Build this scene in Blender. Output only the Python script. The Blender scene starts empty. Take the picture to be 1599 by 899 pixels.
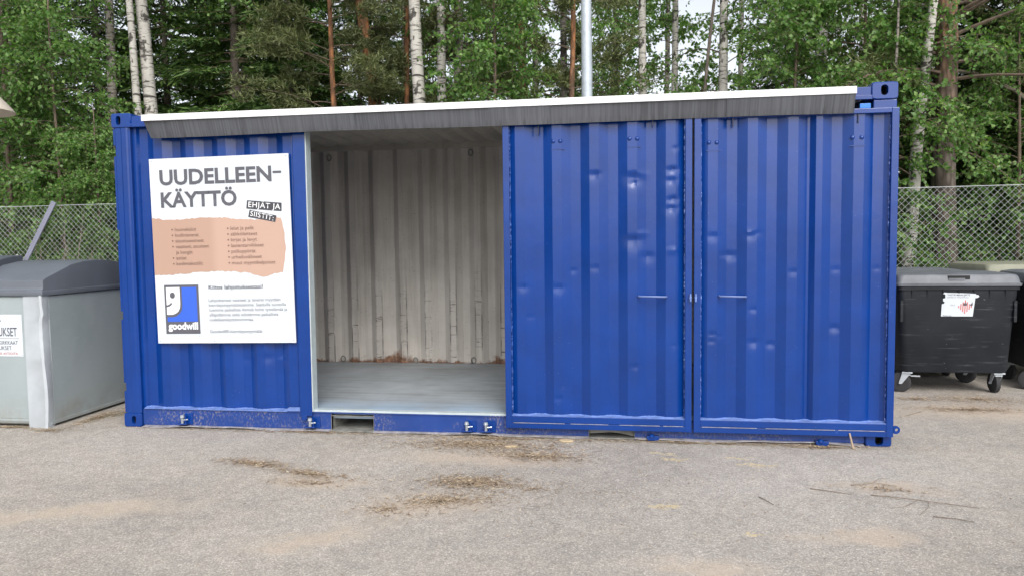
import bpy, bmesh, math, random
from mathutils import Vector, Matrix, Euler

# ------------------------------------------------------------------ camera, sky, sun, exposure
scene = bpy.context.scene
C = scene.collection
cam_data = bpy.data.cameras.new("camera")
cam = bpy.data.objects.new("camera", cam_data); C.objects.link(cam)
YAW, PITCH, ROLL = -0.148226, -0.06225, -0.012166
f_ = Vector((math.sin(YAW)*math.cos(PITCH), math.cos(YAW)*math.cos(PITCH), math.sin(PITCH)))
r0 = Vector((math.cos(YAW), -math.sin(YAW), 0)); u0 = r0.cross(f_)
r_ = r0*math.cos(ROLL) + u0*math.sin(ROLL); u_ = -r0*math.sin(ROLL) + u0*math.cos(ROLL)
M = Matrix(((r_.x, u_.x, -f_.x, 4.15118), (r_.y, u_.y, -f_.y, -5.66661), (r_.z, u_.z, -f_.z, 1.51179), (0, 0, 0, 1)))
cam.matrix_world = M
cam_data.sensor_width = 36.0
cam_data.lens = 36.0*1170/1599
cam_data.clip_start = 0.05; cam_data.clip_end = 2000
scene.camera = cam

world = bpy.data.worlds.new("World"); scene.world = world; world.use_nodes = True
wn = world.node_tree; wn.nodes.clear()
SUN_DIR = Vector((0.26, -0.75, 0.68)).normalized()
w_out = wn.nodes.new("ShaderNodeOutputWorld"); w_bg = wn.nodes.new("ShaderNodeBackground")
w_sky = wn.nodes.new("ShaderNodeTexSky"); w_sky.sky_type = 'NISHITA'; w_sky.sun_disc = False
w_sky.sun_elevation = math.asin(SUN_DIR.z); w_sky.sun_rotation = math.atan2(SUN_DIR.x, SUN_DIR.y)
w_sky.air_density = 1.0; w_sky.dust_density = 3.0; w_sky.ozone_density = 1.0
w_hs = wn.nodes.new("ShaderNodeHueSaturation"); w_hs.inputs["Saturation"].default_value = 0.28
wn.links.new(w_sky.outputs[0], w_hs.inputs["Color"])
wn.links.new(w_hs.outputs[0], w_bg.inputs["Color"]); w_bg.inputs["Strength"].default_value = 0.15
wn.links.new(w_bg.outputs[0], w_out.inputs["Surface"])

sun_d = bpy.data.lights.new("sun", 'SUN'); sun_d.energy = 1.05; sun_d.angle = math.radians(38); sun_d.color = (1.0, 0.96, 0.90)
sun = bpy.data.objects.new("sun", sun_d); C.objects.link(sun)
sun.rotation_euler = SUN_DIR.to_track_quat('Z', 'Y').to_euler(); sun.location = (8, -10, 14)

scene.view_settings.view_transform = 'Standard'; scene.view_settings.look = 'None'
scene.view_settings.gamma = 1.0; scene.view_settings.use_curve_mapping = False
scene.view_settings.exposure = 0.70
scene.cycles.max_bounces = 8; scene.cycles.transparent_max_bounces = 8
scene.cycles.use_denoising = True

# ------------------------------------------------------------------ helpers
class MB:
    """collects vertices and faces of ONE mesh"""
    def __init__(s): s.v = []; s.f = []; s.mi = []; s.cur = 0
    def add(s, vs, fs):
        o = len(s.v); s.v += [tuple(v) for v in vs]; s.f += [tuple(i+o for i in f) for f in fs]; s.mi += [s.cur]*len(fs)
    def box(s, x0, x1, y0, y1, z0, z1):
        s.add([(x0,y0,z0),(x1,y0,z0),(x1,y1,z0),(x0,y1,z0),(x0,y0,z1),(x1,y0,z1),(x1,y1,z1),(x0,y1,z1)],
              [(3,2,1,0),(4,5,6,7),(0,1,5,4),(1,2,6,5),(2,3,7,6),(3,0,4,7)])
    def tube(s, pts, rad, n=6, cap=True):
        pts = [Vector(p) for p in pts]
        if not hasattr(rad, '__len__'): rad = [rad]*len(pts)
        o = len(s.v); vs = []
        for i, p in enumerate(pts):
            d = (pts[min(i+1, len(pts)-1)] - pts[max(i-1, 0)])
            if d.length < 1e-9: d = Vector((0,0,1))
            d.normalize()
            a = d.cross(Vector((0.31,0.87,0.2))) if abs(d.z) > .9 else d.cross(Vector((0,0,1)))
            a.normalize(); b = d.cross(a)
            for k in range(n):
                t = 2*math.pi*k/n; vs.append(p + (a*math.cos(t)+b*math.sin(t))*rad[i])
        fs = []
        for i in range(len(pts)-1):
            for k in range(n):
                k2 = (k+1) % n; fs.append((i*n+k, i*n+k2, (i+1)*n+k2, (i+1)*n+k))
        if cap: fs.append(tuple(range(n))[::-1]); fs.append(tuple((len(pts)-1)*n+k for k in range(n)))
        s.add(vs, fs)
    def loops(s, rings, cap0=True, cap1=True):
        n = len(rings[0]); vs = [v for r in rings for v in r]; fs = []
        for i in range(len(rings)-1):
            for k in range(n):
                k2 = (k+1) % n; fs.append((i*n+k, i*n+k2, (i+1)*n+k2, (i+1)*n+k))
        if cap0: fs.append(tuple(range(n))[::-1])
        if cap1: fs.append(tuple((len(rings)-1)*n+k for k in range(n)))
        s.add(vs, fs)
    def prism(s, poly, axis, a, b):
        """extrude a polygon: axis 'x' -> poly is (y,z); 'y' -> (x,z); 'z' -> (x,y)"""
        def P(q, t):
            return {'x': (t, q[0], q[1]), 'y': (q[0], t, q[1]), 'z': (q[0], q[1], t)}[axis]
        n = len(poly)
        s.add([P(q, a) for q in poly]+[P(q, b) for q in poly],
              [tuple(range(n)), tuple(range(2*n-1, n-1, -1))]+[(i, i+n, (i+1) % n+n, (i+1) % n) for i in range(n)])
    def make(s, name, mats, parent=None, smooth=None, bevel=0, fixn=True):
        me = bpy.data.meshes.new(name)
        me.from_pydata(s.v, [], s.f)
        if not isinstance(mats, (list, tuple)): mats = [mats]
        for m in mats: me.materials.append(m)
        if len(mats) > 1:
            for p, i in zip(me.polygons, s.mi): p.material_index = i
        if fixn or bevel:
            bm = bmesh.new(); bm.from_mesh(me)
            if fixn: bmesh.ops.recalc_face_normals(bm, faces=bm.faces)
            if bevel:
                es = [e for e in bm.edges if len(e.link_faces) == 2 and e.calc_face_angle(0) > .5]
                bmesh.ops.bevel(bm, geom=es, offset=bevel, segments=2, affect='EDGES', profile=.6, clamp_overlap=True)
            bm.to_mesh(me); bm.free()
        if smooth is not None:
            for p in me.polygons: p.use_smooth = True
            me.set_sharp_from_angle(angle=math.radians(smooth))
        me.validate()
        o = bpy.data.objects.new(name, me); C.objects.link(o)
        if parent: o.parent = parent
        return o

def tag(o, label=None, cat=None, group=None, kind=None):
    if label: o["label"] = label
    if cat: o["category"] = cat
    if group: o["group"] = group
    if kind: o["kind"] = kind
    return o
def thing(name, label, cat, loc=(0,0,0), rz=0, group=None):
    o = bpy.data.objects.new(name, None); C.objects.link(o); o.location = loc; o.rotation_euler = (0,0,rz)
    o.empty_display_size = .2
    return tag(o, label, cat, group)
def kids(o): return [c for c in C.objects if c.parent == o]
def dup(root, loc, rot=(0,0,0), scale=1, label=None, group=None):
    r = root.copy(); C.objects.link(r); r.location = loc; r.rotation_euler = rot
    r.scale = (scale,)*3 if not hasattr(scale, '__len__') else scale
    if label: r["label"] = label
    if group: r["group"] = group
    for ch in kids(root):
        c = ch.copy(); C.objects.link(c); c.parent = r
        for g in kids(ch):
            d = g.copy(); C.objects.link(d); d.parent = c
    return r

# ------------------------------------------------------------------ material helpers
class NT:
    def __init__(s, name, rough=.6, metal=0, spec=.5):
        s.m = bpy.data.materials.new(name); s.m.use_nodes = True; s.t = s.m.node_tree
        s.b = s.t.nodes["Principled BSDF"]; s.out = s.t.nodes["Material Output"]
        s.b.inputs["Roughness"].default_value = rough; s.b.inputs["Metallic"].default_value = metal
        s.b.inputs["Specular IOR Level"].default_value = spec
        s.tc = s.t.nodes.new("ShaderNodeTexCoord"); s.obj = s.tc.outputs["Object"]
    def N(s, k, **kw):
        n = s.t.nodes.new(k)
        for a, b in kw.items(): setattr(n, a, b)
        return n
    def L(s, a, b): s.t.links.new(a, b)
    def put(s, sock, v):
        if isinstance(v, bpy.types.NodeSocket): s.L(v, sock)
        elif hasattr(v, '__len__') and len(v) == 3 and sock.type == 'RGBA': sock.default_value = (*v, 1)
        else: sock.default_value = v
    def map(s, scale=(1,1,1), loc=(0,0,0), rot=(0,0,0), vec=None):
        n = s.N("ShaderNodeMapping"); s.L(vec or s.obj, n.inputs["Vector"])
        n.inputs["Scale"].default_value = scale; n.inputs["Location"].default_value = loc; n.inputs["Rotation"].default_value = rot
        return n.outputs[0]
    def noise(s, scale=5, detail=3, rough=.55, vec=None, dist=0):
        n = s.N("ShaderNodeTexNoise"); s.L(vec or s.obj, n.inputs["Vector"])
        n.inputs["Scale"].default_value = scale; n.inputs["Detail"].default_value = detail
        n.inputs["Roughness"].default_value = rough; n.inputs["Distortion"].default_value = dist
        return n.outputs["Fac"]
    def voro(s, scale=5, vec=None, feature='F1', out="Distance"):
        n = s.N("ShaderNodeTexVoronoi", feature=feature); s.L(vec or s.obj, n.inputs["Vector"]); n.inputs["Scale"].default_value = scale
        return n.outputs[out]
    def ramp(s, fac, *stops, interp='LINEAR'):
        n = s.N("ShaderNodeValToRGB"); n.color_ramp.interpolation = interp
        e = n.color_ramp.elements
        while len(e) < len(stops): e.new(.5)
        for i, (p, c) in enumerate(stops):
            e[i].position = p
            e[i].color = (c, c, c, 1) if not hasattr(c, '__len__') else (*c, 1)
        s.L(fac, n.inputs[0]); return n.outputs[0]
    def mix(s, fac, a, b, mode='MIX'):
        n = s.N("ShaderNodeMix", data_type='RGBA', blend_type=mode)
        s.put(n.inputs[0], fac); s.put(n.inputs[6], a); s.put(n.inputs[7], b); return n.outputs[2]
    def math(s, op, a, b=0, c=None, clamp=False):
        n = s.N("ShaderNodeMath", operation=op, use_clamp=clamp); s.put(n.inputs[0], a); s.put(n.inputs[1], b)
        if c is not None: s.put(n.inputs[2], c)
        return n.outputs[0]
    def range(s, v, a, b, c=0, d=1):
        n = s.N("ShaderNodeMapRange", interpolation_type='SMOOTHSTEP'); s.put(n.inputs[0], v)
        for i, x in enumerate((a, b, c, d)): n.inputs[i+1].default_value = x
        return n.outputs[0]
    def xyz(s, vec=None):
        n = s.N("ShaderNodeSeparateXYZ"); s.L(vec or s.obj, n.inputs[0]); return n.outputs
    def bump(s, h, strength=.3, dist=.01):
        n = s.N("ShaderNodeBump"); s.L(h, n.inputs["Height"]); n.inputs["Strength"].default_value = strength; n.inputs["Distance"].default_value = dist
        s.L(n.outputs[0], s.b.inputs["Normal"]); return s
    def col(s, v): s.put(s.b.inputs["Base Color"], v); return s
    def rgh(s, v): s.put(s.b.inputs["Roughness"], v); return s

def plain(name, c, rough=.6, metal=0, var=.12, scale=6, bump=0, bscale=60, spec=.5):
    k = NT(name, rough, metal, spec)
    f = k.noise(scale, 4)
    k.col(k.mix(k.ramp(f, (.3, 0), (.7, 1)), tuple(x*(1-var) for x in c), tuple(min(1, x*(1+var)) for x in c)))
    if bump: k.bump(k.noise(bscale, 3), bump, .004)
    return k.m

# ---- blue paint
BLUE = (0.0010, 0.036, 0.215)
def blue_paint(name, dirt=0.0, rough=.22):
    k = NT(name, rough, spec=.55)
    f = k.noise(3.2, 4); g = k.noise(22, 3)
    c = k.mix(k.ramp(f, (.3, 0), (.72, 1)), tuple(x*.86 for x in BLUE), tuple(x*1.12 for x in BLUE))
    # pale scuffs and tiny chips
    v = k.math('MULTIPLY', k.ramp(k.noise(95, 2), (.735, 0), (.76, 1)), k.ramp(k.noise(2.3, 2), (.5, 0), (.62, 1)))
    c = k.mix(k.math('MULTIPLY', v, .55), c, (.22, .30, .55))
    if dirt:
        z = k.xyz()[2]
        sp = k.math('MULTIPLY', k.ramp(k.noise(70, 4, .7, vec=k.map((1,1,.55))), (.5, 0), (.62, 1)), k.ramp(k.noise(2.6, 3), (.42, 0), (.6, 1)))
        sp = k.math('MULTIPLY', sp, dirt)
        c = k.mix(sp, c, (.27, .23, .20))
        film = k.math('MULTIPLY', k.ramp(k.noise(5, 5, .65), (.35, 0), (.75, 1)), .13*dirt)
        c = k.mix(film, c, (.10, .10, .13))
        k.rgh(k.math('ADD', rough, k.math('MULTIPLY', sp, .5)))
    k.col(c)
    k.bump(k.math('ADD', k.math('MULTIPLY', f, .8), k.math('MULTIPLY', g, .12)), .22, .012)
    k.b.inputs["Coat Weight"].default_value = 0.0
    return k.m
M_blue = blue_paint("blue_container_paint")
M_blue_rail = blue_paint("muddy_blue_paint", dirt=.6, rough=.5)
M_lip = plain("scuffed_rail_edge", (.30, .29, .31), .6, var=.35, scale=20)
M_bright = plain("bright_blue_plastic", (.02, .18, .62), .4)
M_white = plain("white_sheet_metal", (.74, .75, .77), .35, var=.02, scale=3)
M_edge = plain("pale_bare_edge", (.44, .51, .54), .45, var=.08, scale=14)
M_zinc = plain("zinc_bolt", (.42, .46, .50), .35, .55, var=.1, scale=40)
M_ledge = plain("skylit_ledge_blue", (.12, .195, .46), .4, var=.25, scale=18)  # paler than the container blue: sky light on the ledges put into the colour
M_bead = plain("glossy_blue_weld", (.05, .11, .38), .25, var=.3, scale=60)
M_hook = plain("dark_blue_hook", (.003, .010, .05), .5)
M_dark = plain("dark_cavity", (.015, .015, .016), .8)
M_pocket = plain("dirty_pocket_steel", (.21, .21, .195), .75, var=.35, scale=14)

# ---- grey rubber flap
k = NT("grey_rubber_flap", .55)
st = k.noise(1, 3, .6, vec=k.map((75, 0, .25))); lg = k.noise(1.6, 3)
c = k.mix(k.ramp(st, (.3, 0), (.75, 1)), (.04, .043, .05), (.125, .133, .152))
c = k.mix(k.ramp(lg, (.35, 0), (.7, .6)), c, (.12, .125, .145))
zz = k.xyz()[2]
wet = k.math('MULTIPLY', k.range(zz, 2.435, 2.375), k.ramp(k.noise(1, 5, .7, vec=k.map((34, 0, .8))), (.47, 0), (.66, 1)))
c = k.mix(k.math('MULTIPLY', wet, .75), c, (.03, .03, .034))
k.col(c); k.bump(k.math('ADD', k.math('MULTIPLY', lg, 1.2), k.math('MULTIPLY', st, .02)), .3, .02); M_flap = k.m

# ---- inside of the container: grey-white paint, scuffs on the ribs, rust at the foot
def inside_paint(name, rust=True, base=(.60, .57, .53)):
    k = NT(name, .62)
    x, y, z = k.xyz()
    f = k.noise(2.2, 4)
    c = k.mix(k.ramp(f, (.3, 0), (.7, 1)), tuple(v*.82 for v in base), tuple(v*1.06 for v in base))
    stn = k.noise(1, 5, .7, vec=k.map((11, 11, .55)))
    c = k.mix(k.ramp(stn, (.48, 0), (.74, .5)), c, (.24, .215, .185))
    if rust:
        # black scuff lines along the rib edges, most of them low on the wall
        ph = k.math('FRACT', k.math('DIVIDE', k.math('SUBTRACT', x, 1.062), .2825))
        e1 = k.math('SUBTRACT', 1, k.math('MULTIPLY', k.math('ABSOLUTE', k.math('SUBTRACT', ph, .245)), 26), clamp=True)
        e2 = k.math('SUBTRACT', 1, k.math('MULTIPLY', k.math('ABSOLUTE', k.math('SUBTRACT', ph, .497)), 30), clamp=True)
        e = k.math('MAXIMUM', e1, e2)
        n1 = k.ramp(k.noise(1, 4, .7, vec=k.map((6, 6, 2.2))), (.42, 0), (.56, 1))
        zf = k.range(z, 1.5, .5, 0, 1)
        c = k.mix(k.math('MULTIPLY', k.math('MULTIPLY', e, n1), k.math('MULTIPLY', zf, .9)), c, (.045, .038, .033))
        pits = k.ramp(k.noise(55, 3, .6), (.66, 0), (.72, 1))
        c = k.mix(k.math('MULTIPLY', pits, .6), c, (.10, .07, .05))
        cr = k.ramp(k.noise(1, 4, .75, vec=k.map((4, 4, 42))), (.58, 0), (.66, 1))
        c = k.mix(k.math('MULTIPLY', k.math('MULTIPLY', cr, zf), k.math('MULTIPLY', k.range(ph, .2, .25), k.range(ph, .52, .46))), c, (.12, .095, .07))
        rn = k.noise(9, 5, .65)
        hz = k.math('ADD', .02, k.math('MULTIPLY', k.ramp(k.noise(3.1, 4, .7), (.40, 0), (.78, 1)), .30))
        rz = k.math('SUBTRACT', 1, k.math('DIVIDE', k.math('SUBTRACT', z, .175), hz), clamp=True)
        rm = k.ramp(k.math('MULTIPLY', k.math('ADD', k.math('MULTIPLY', rz, .66), k.math('MULTIPLY', rn, .5)), k.ramp(k.noise(2.1, 3, .6, vec=k.map((1,1,.2), loc=(4,0,0))), (.36, .55), (.58, 1))), (.50, 0), (.70, .9))
        c = k.mix(rm, c, k.mix(k.ramp(k.noise(34, 3), (.4, 0), (.65, 1)), (.10, .038, .018), (.30, .14, .065)))
    k.col(c); k.bump(k.noise(30, 4), .15, .006)
    return k.m
M_inside = inside_paint("grey_inner_paint")
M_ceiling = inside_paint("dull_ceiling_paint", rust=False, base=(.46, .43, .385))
k = NT("worn_grey_floor_paint", .5)
x, y, z = k.xyz()
f = k.noise(3, 5, .6); s1 = k.noise(1, 5, .7, vec=k.map((1.0, 14, 1), rot=(0,0,.35))); s2 = k.noise(1, 4, .7, vec=k.map((1.4, 20, 1), rot=(0,0,-.35)))
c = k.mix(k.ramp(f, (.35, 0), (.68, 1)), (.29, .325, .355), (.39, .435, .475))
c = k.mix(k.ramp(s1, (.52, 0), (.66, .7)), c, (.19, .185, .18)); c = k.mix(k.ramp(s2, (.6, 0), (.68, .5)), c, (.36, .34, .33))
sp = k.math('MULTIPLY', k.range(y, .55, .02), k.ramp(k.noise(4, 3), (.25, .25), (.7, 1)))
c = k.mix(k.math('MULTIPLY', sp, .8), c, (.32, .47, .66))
k.col(c); k.bump(s1, .1, .004); M_floor = k.m

# ---- asphalt
k = NT("worn_dusty_asphalt", .9, spec=.25)
x, y, z = k.xyz()
big = k.noise(.55, 5, .6); mid = k.noise(3.2, 5, .65)
c = k.mix(k.ramp(big, (.34, 0), (.66, 1)), (.375, .347, .312), (.53, .492, .445))
c = k.mix(k.ramp(mid, (.36, 0), (.7, .6)), c, (.56, .505, .44))
st = k.voro(115, out="Color"); sd = k.voro(115)
sv = k.xyz(st)[0]
grain = k.math('MULTIPLY', k.ramp(sv, (0, .62), (.45, .95), (.85, 1.08), (1, 1.5)), k.ramp(sd, (.25, 1), (.62, .62)))
c = k.mix(.68, c, k.mix(1, c, grain, 'MULTIPLY'))
m2 = k.noise(11, 5, .7); c = k.mix(1, c, k.ramp(m2, (.3, .86), (.7, 1.10)), 'MULTIPLY')
fine = k.noise(330, 3, .6)
c = k.mix(.5, c, k.mix(1, c, k.ramp(fine, (.3, .55), (.7, 1.45)), 'MULTIPLY'))
sp = k.ramp(k.noise(46, 4, .7), (.66, 0), (.71, 1)); c = k.mix(k.math('MULTIPLY', sp, .5), c, (.5, .47, .42))
dk = k.ramp(k.noise(60, 3, .7, vec=k.map((1,1.6,1), loc=(7,3,0))), (.68, 0), (.73, 1)); c = k.mix(k.math('MULTIPLY', dk, .6), c, (.12, .105, .09))
warpv = k.N("ShaderNodeVectorMath", operation='ADD'); nz = k.N("ShaderNodeTexNoise"); k.L(k.obj, nz.inputs["Vector"]); nz.inputs["Scale"].default_value = 3.6; nz.inputs["Detail"].default_value = 6; nz.inputs["Roughness"].default_value = .68
sc_ = k.N("ShaderNodeVectorMath", operation='SCALE'); off = k.N("ShaderNodeVectorMath", operation='SUBTRACT'); off.inputs[1].default_value = (.5,.5,.5)
k.L(nz.outputs["Color"], off.inputs[0]); k.L(off.outputs[0], sc_.inputs[0]); sc_.inputs["Scale"].default_value = .62
k.L(k.obj, warpv.inputs[0]); k.L(sc_.outputs[0], warpv.inputs[1]); wv = warpv.outputs[0]
def blob(cx, cy, rx, ry, rot=0, soft=.55, vec=None):
    m = k.map((1/rx, 1/ry, 0), vec=None)
    n = k.N("ShaderNodeMapping", vector_type='TEXTURE'); k.L(vec or wv, n.inputs["Vector"])
    n.inputs["Location"].default_value = (cx, cy, 0); n.inputs["Rotation"].default_value = (0, 0, rot); n.inputs["Scale"].default_value = (rx, ry, 1e3)
    ln = k.N("ShaderNodeVectorMath", operation='LENGTH'); k.L(n.outputs[0], ln.inputs[0])
    return k.range(ln.outputs["Value"], 1, 1-soft)
def blobs(lst, **kw):
    r = None
    for q in lst:
        b = blob(*q, **kw); r = b if r is None else k.math('MAXIMUM', r, b)
    return r
tan = blobs([(2.2, -1.2, .55, .18, -.1), (3.0, -1.55, .62, .36, .3), (3.2, -.62, .95, .22, 0), (5.7, -.95, .5, .16, 0), (4.55, -2.2, .42, .16, 0), (2.55, -2.1, .5, .2, .6), (7.2, 1.2, 1.3, .5, 0), (5.35, -1.75, .5, .15, .2), (1.0, -1.9, 1.0, .2, .3)], soft=.9)
c = k.mix(k.math('MULTIPLY', tan, .55), c, (.54, .44, .34))
brown = blobs([(3.12, -.28, .78, .30, 0), (3.5, -.52, .42, .18, -.1), (3.2, -1.13, .40, .18, 0), (3.10, -1.48, .34, .13, .2), (1.62, -.9, .42, .12, -.2), (2.1, -1.07, .36, .11, -.25), (5.55, -.06, .36, .06, 0), (7.35, 1.7, .6, .5, 0), (7.1, 1.25, .5, .14, 0), (-.5, .25, .10, .5, 0), (-.9, -.12, .5, .06, 0)], soft=.7)
c = k.mix(k.math('MULTIPLY', brown, .36), c, k.mix(k.ramp(k.noise(40, 4, .7), (.4, 0), (.6, 1)), (.20, .15, .11), (.38, .30, .22)))
moss = blobs([(-.55, -.17, .16, .05, .4), (-.95, -.1, .35, .05, 0), (-.42, .35, .10, .35, 0)], soft=.6)
c = k.mix(k.math('MULTIPLY', k.math('MULTIPLY', moss, .8), k.ramp(k.noise(28, 4), (.42, 0), (.6, 1))), c, (.13, .12, .03))
yel = blobs([(5.02, -.545, .10, .035, 0), (4.40, -1.42, .085, .04, 0), (4.83, -1.78, .06, .05, .3), (4.45, -.5, .12, .04, 0), (4.42, -.36, .1, .02, 0), (4.9, -.42, .09, .03, 0)], soft=.25)
c = k.mix(k.math('MULTIPLY', yel, k.ramp(k.noise(36, 4, .7), (.36, .15), (.58, .75))), c, (.62, .50, .28))
ve = k.voro(.42, vec=wv, feature='DISTANCE_TO_EDGE'); cr = k.math('MULTIPLY', k.ramp(ve, (.0, 1), (.0045, 0)), k.ramp(k.noise(.8, 2, vec=k.map((1,1,1), loc=(2,5,0))), (.46, 0), (.58, 1)))
c = k.mix(k.math('MULTIPLY', cr, .5), c, (.16, .14, .12))
k.col(c)
k.bump(k.math('ADD', k.math('MULTIPLY', sd, -.6), k.math('ADD', k.math('MULTIPLY', fine, .5), k.math('MULTIPLY', mid, 1.6))), .55, .008)
M_asphalt = k.m
k = NT("forest_soil", .95, spec=.2)
f = k.noise(.5, 5); g = k.noise(9, 5, .7)
c = k.mix(k.ramp(f, (.4, 0), (.6, 1)), (.05, .06, .018), (.085, .06, .035)); c = k.mix(k.ramp(g, (.4, 0), (.65, .7)), c, (.035, .05, .014))
k.col(c); k.bump(g, .6, .05); M_soil = k.m

# ---- plants
def leaf_mat(name, a, b, c3, trans=.42, rough=.38):
    k = NT(name, rough, spec=.35)
    gi = k.N("ShaderNodeNewGeometry"); oi = k.N("ShaderNodeObjectInfo")
    c = k.ramp(gi.outputs["Random Per Island"], (0, a), (.55, b), (1, c3))
    c = k.mix(k.math('MULTIPLY', oi.outputs["Random"], .35), c, tuple(x*.65 for x in b))
    k.col(c)
    tr = k.N("ShaderNodeBsdfTranslucent"); k.L(k.mix(1, c, (1.25, 1.35, .6), 'MULTIPLY'), tr.inputs["Color"])
    ms = k.N("ShaderNodeMixShader"); ms.inputs[0].default_value = trans
    k.L(k.b.outputs[0], ms.inputs[1]); k.L(tr.outputs[0], ms.inputs[2]); k.L(ms.outputs[0], k.out.inputs["Surface"])
    return k.m
M_birchleaf = leaf_mat("birch_leaves", (.065, .16, .035), (.145, .285, .075), (.29, .43, .15))
M_bushleaf = leaf_mat("bush_leaves", (.05, .125, .03), (.10, .22, .05), (.21, .34, .09))
M_spruce = leaf_mat("spruce_needles", (.032, .07, .02), (.075, .145, .038), (.18, .28, .07), trans=.12, rough=.5)
M_pine = leaf_mat("pine_needles", (.065, .088, .036), (.135, .165, .065), (.25, .27, .12), trans=.15, rough=.5)
M_grass = leaf_mat("grass_blades", (.05, .085, .018), (.08, .12, .03), (.17, .17, .07), trans=.3)
M_twig = plain("twig_bark", (.12, .09, .066), .85, var=.4, scale=8)
M_deadtwig = plain("dead_wood", (.24, .205, .165), .85, var=.3, scale=8)
def birch_bark(name, white=(.52, .50, .46), dark=.5):
    k = NT(name, .75, spec=.25)
    d1 = k.ramp(k.noise(1, 3, .6, vec=k.map((7, 7, 46))), (.56, 0), (.62, 1))
    d2 = k.ramp(k.noise(1, 4, .65, vec=k.map((6, 6, 3.2))), (.565-.1*(dark-.5), 0), (.61-.1*(dark-.5), 1))
    d3 = k.ramp(k.noise(1, 2, .5, vec=k.map((2.5, 2.5, 15), loc=(3,1,2))), (.585, 0), (.62, 1))
    c = k.mix(k.ramp(k.noise(4, 4), (.3, 0), (.7, 1)), tuple(v*.75 for v in white), white)
    c = k.mix(k.math('MULTIPLY', d1, .8), c, (.05, .042, .036)); c = k.mix(k.math('MULTIPLY', k.math('MAXIMUM', d2, d3), .88), c, (.03, .026, .022))
    k.col(c); k.bump(k.noise(1, 4, vec=k.map((10, 10, 30))), .4, .01); return k.m
M_birch = birch_bark("white_birch_bark"); M_birchgrey = birch_bark("grey_birch_bark", (.33, .30, .265), .8)
k = NT("pine_bark", .85, spec=.2)
z = k.xyz()[2]; v = k.voro(1, vec=k.map((16, 16, 5))); n = k.noise(6, 4)
c = k.mix(k.range(k.math('ADD', z, k.math('MULTIPLY', n, 1.6)), 2.6, 4.6), (.145, .115, .095), (.34, .155, .07))
c = k.mix(k.ramp(v, (.25, 0), (.6, .75)), c, (.075, .05, .035)); k.col(c); k.bump(v, .7, .02); M_pinebark = k.m
k = NT("old_pine_bark", .9, spec=.2)
z = k.xyz()[2]; v = k.voro(1, vec=k.map((15, 15, 4.5))); n = k.noise(5, 4)
c = k.mix(k.range(k.math('ADD', z, k.math('MULTIPLY', n, 2.5)), 3.8, 6.5), (.17, .145, .125), (.27, .15, .085))
c = k.mix(k.ramp(v, (.2, 0), (.6, .8)), c, (.06, .048, .04)); k.col(c); k.bump(v, .8, .03); M_oldpine = k.m
M_greybark = plain("rough_grey_bark", (.12, .10, .085), .9, var=.45, scale=9, bump=.6, bscale=30)

# ---- bins, fence, sign
k = NT("grey_painted_steel", .45)
z = k.xyz()[2]; f = k.noise(1.6, 4)
c = k.mix(k.ramp(f, (.3, 0), (.7, 1)), (.285, .33, .345), (.34, .385, .40))
dirt = k.math('MULTIPLY', k.range(z, .30, .02), k.ramp(k.noise(5, 5, .65), (.38, 0), (.68, 1)))
c = k.mix(k.math('MULTIPLY', dirt, .55), c, (.22, .19, .13))
c = k.mix(k.math('MULTIPLY', k.ramp(k.noise(1, 4, .6, vec=k.map((5, 5, 26))), (.6, 0), (.75, 1)), .15), c, (.55, .58, .58))
k.col(c); k.bump(k.noise(2.4, 3), .25, .03); M_steelgrey = k.m
M_post = plain("pale_folded_steel", (.42, .455, .49), .4, var=.1, scale=5)
M_lid = plain("grey_plastic_lid", (.115, .13, .155), .42, var=.12, scale=2.5, bump=.1, bscale=120)
M_liddark = plain("dark_grey_plastic_lid", (.075, .085, .105), .45, var=.12, scale=3)
k = NT("scuffed_black_plastic", .55, spec=.3)
f = k.noise(3, 4); sc1 = k.noise(1, 4, .7, vec=k.map((2.2, 2.2, 55)))
c = k.mix(k.ramp(f, (.3, 0), (.7, 1)), (.008, .010, .014), (.016, .0195, .026))
c = k.mix(k.math('MULTIPLY', k.ramp(sc1, (.56, 0), (.72, 1)), k.ramp(k.noise(4, 3), (.42, 0), (.66, .55))), c, (.17, .18, .19))
c = k.mix(k.ramp(k.noise(26, 3), (.72, 0), (.76, .6)), c, (.30, .31, .30)); k.col(c); M_blackbin = k.m
M_binlid = plain("grey_bin_lid", (.13, .14, .16), .5, var=.2, scale=6)
M_olive = plain("olive_bin_lid", (.215, .22, .165), .55, var=.15, scale=5)
M_rubber = plain("tyre_rubber", (.03, .03, .033), .8)
M_wire = plain("galvanised_wire", (.45, .475, .48), .5, .05, var=.1)
M_galv = plain("galvanised_pole", (.43, .48, .53), .45, .25, var=.10, scale=14)
M_board = plain("white_sign_board", (.60, .65, .70), .38, var=.015, scale=1)
M_ink = plain("dark_grey_print", (.095, .095, .115), .45, var=.02)
M_strip = plain("dark_strip_print", (.05, .05, .062), .45, var=.02)
M_inkl = plain("light_grey_print", (.21, .21, .235), .45, var=.02)
M_brownink = plain("brown_print", (.17, .105, .085), .45, var=.02)
k = NT("peach_paper_print", .5); x = k.xyz()[0]
c = k.mix(k.range(x, -.11, -.055), (.44, .29, .225), (.475, .32, .255)); c = k.mix(k.range(x, -.02, -.075, 0, .25), c, (.36, .23, .175))
k.col(c); M_paper = k.m
M_logoblue = plain("royal_blue_print", (.035, .115, .58), .4, var=.02)
M_lettwhite = plain("white_print", (.80, .82, .84), .45, var=.01)
M_red = plain("red_print", (.58, .15, .13), .5, var=.05)
M_redink = plain("faded_red_print", (.42, .10, .08), .5, var=.05)
M_cream = plain("cream_enamel", (.62, .55, .47), .4, var=.05)

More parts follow.
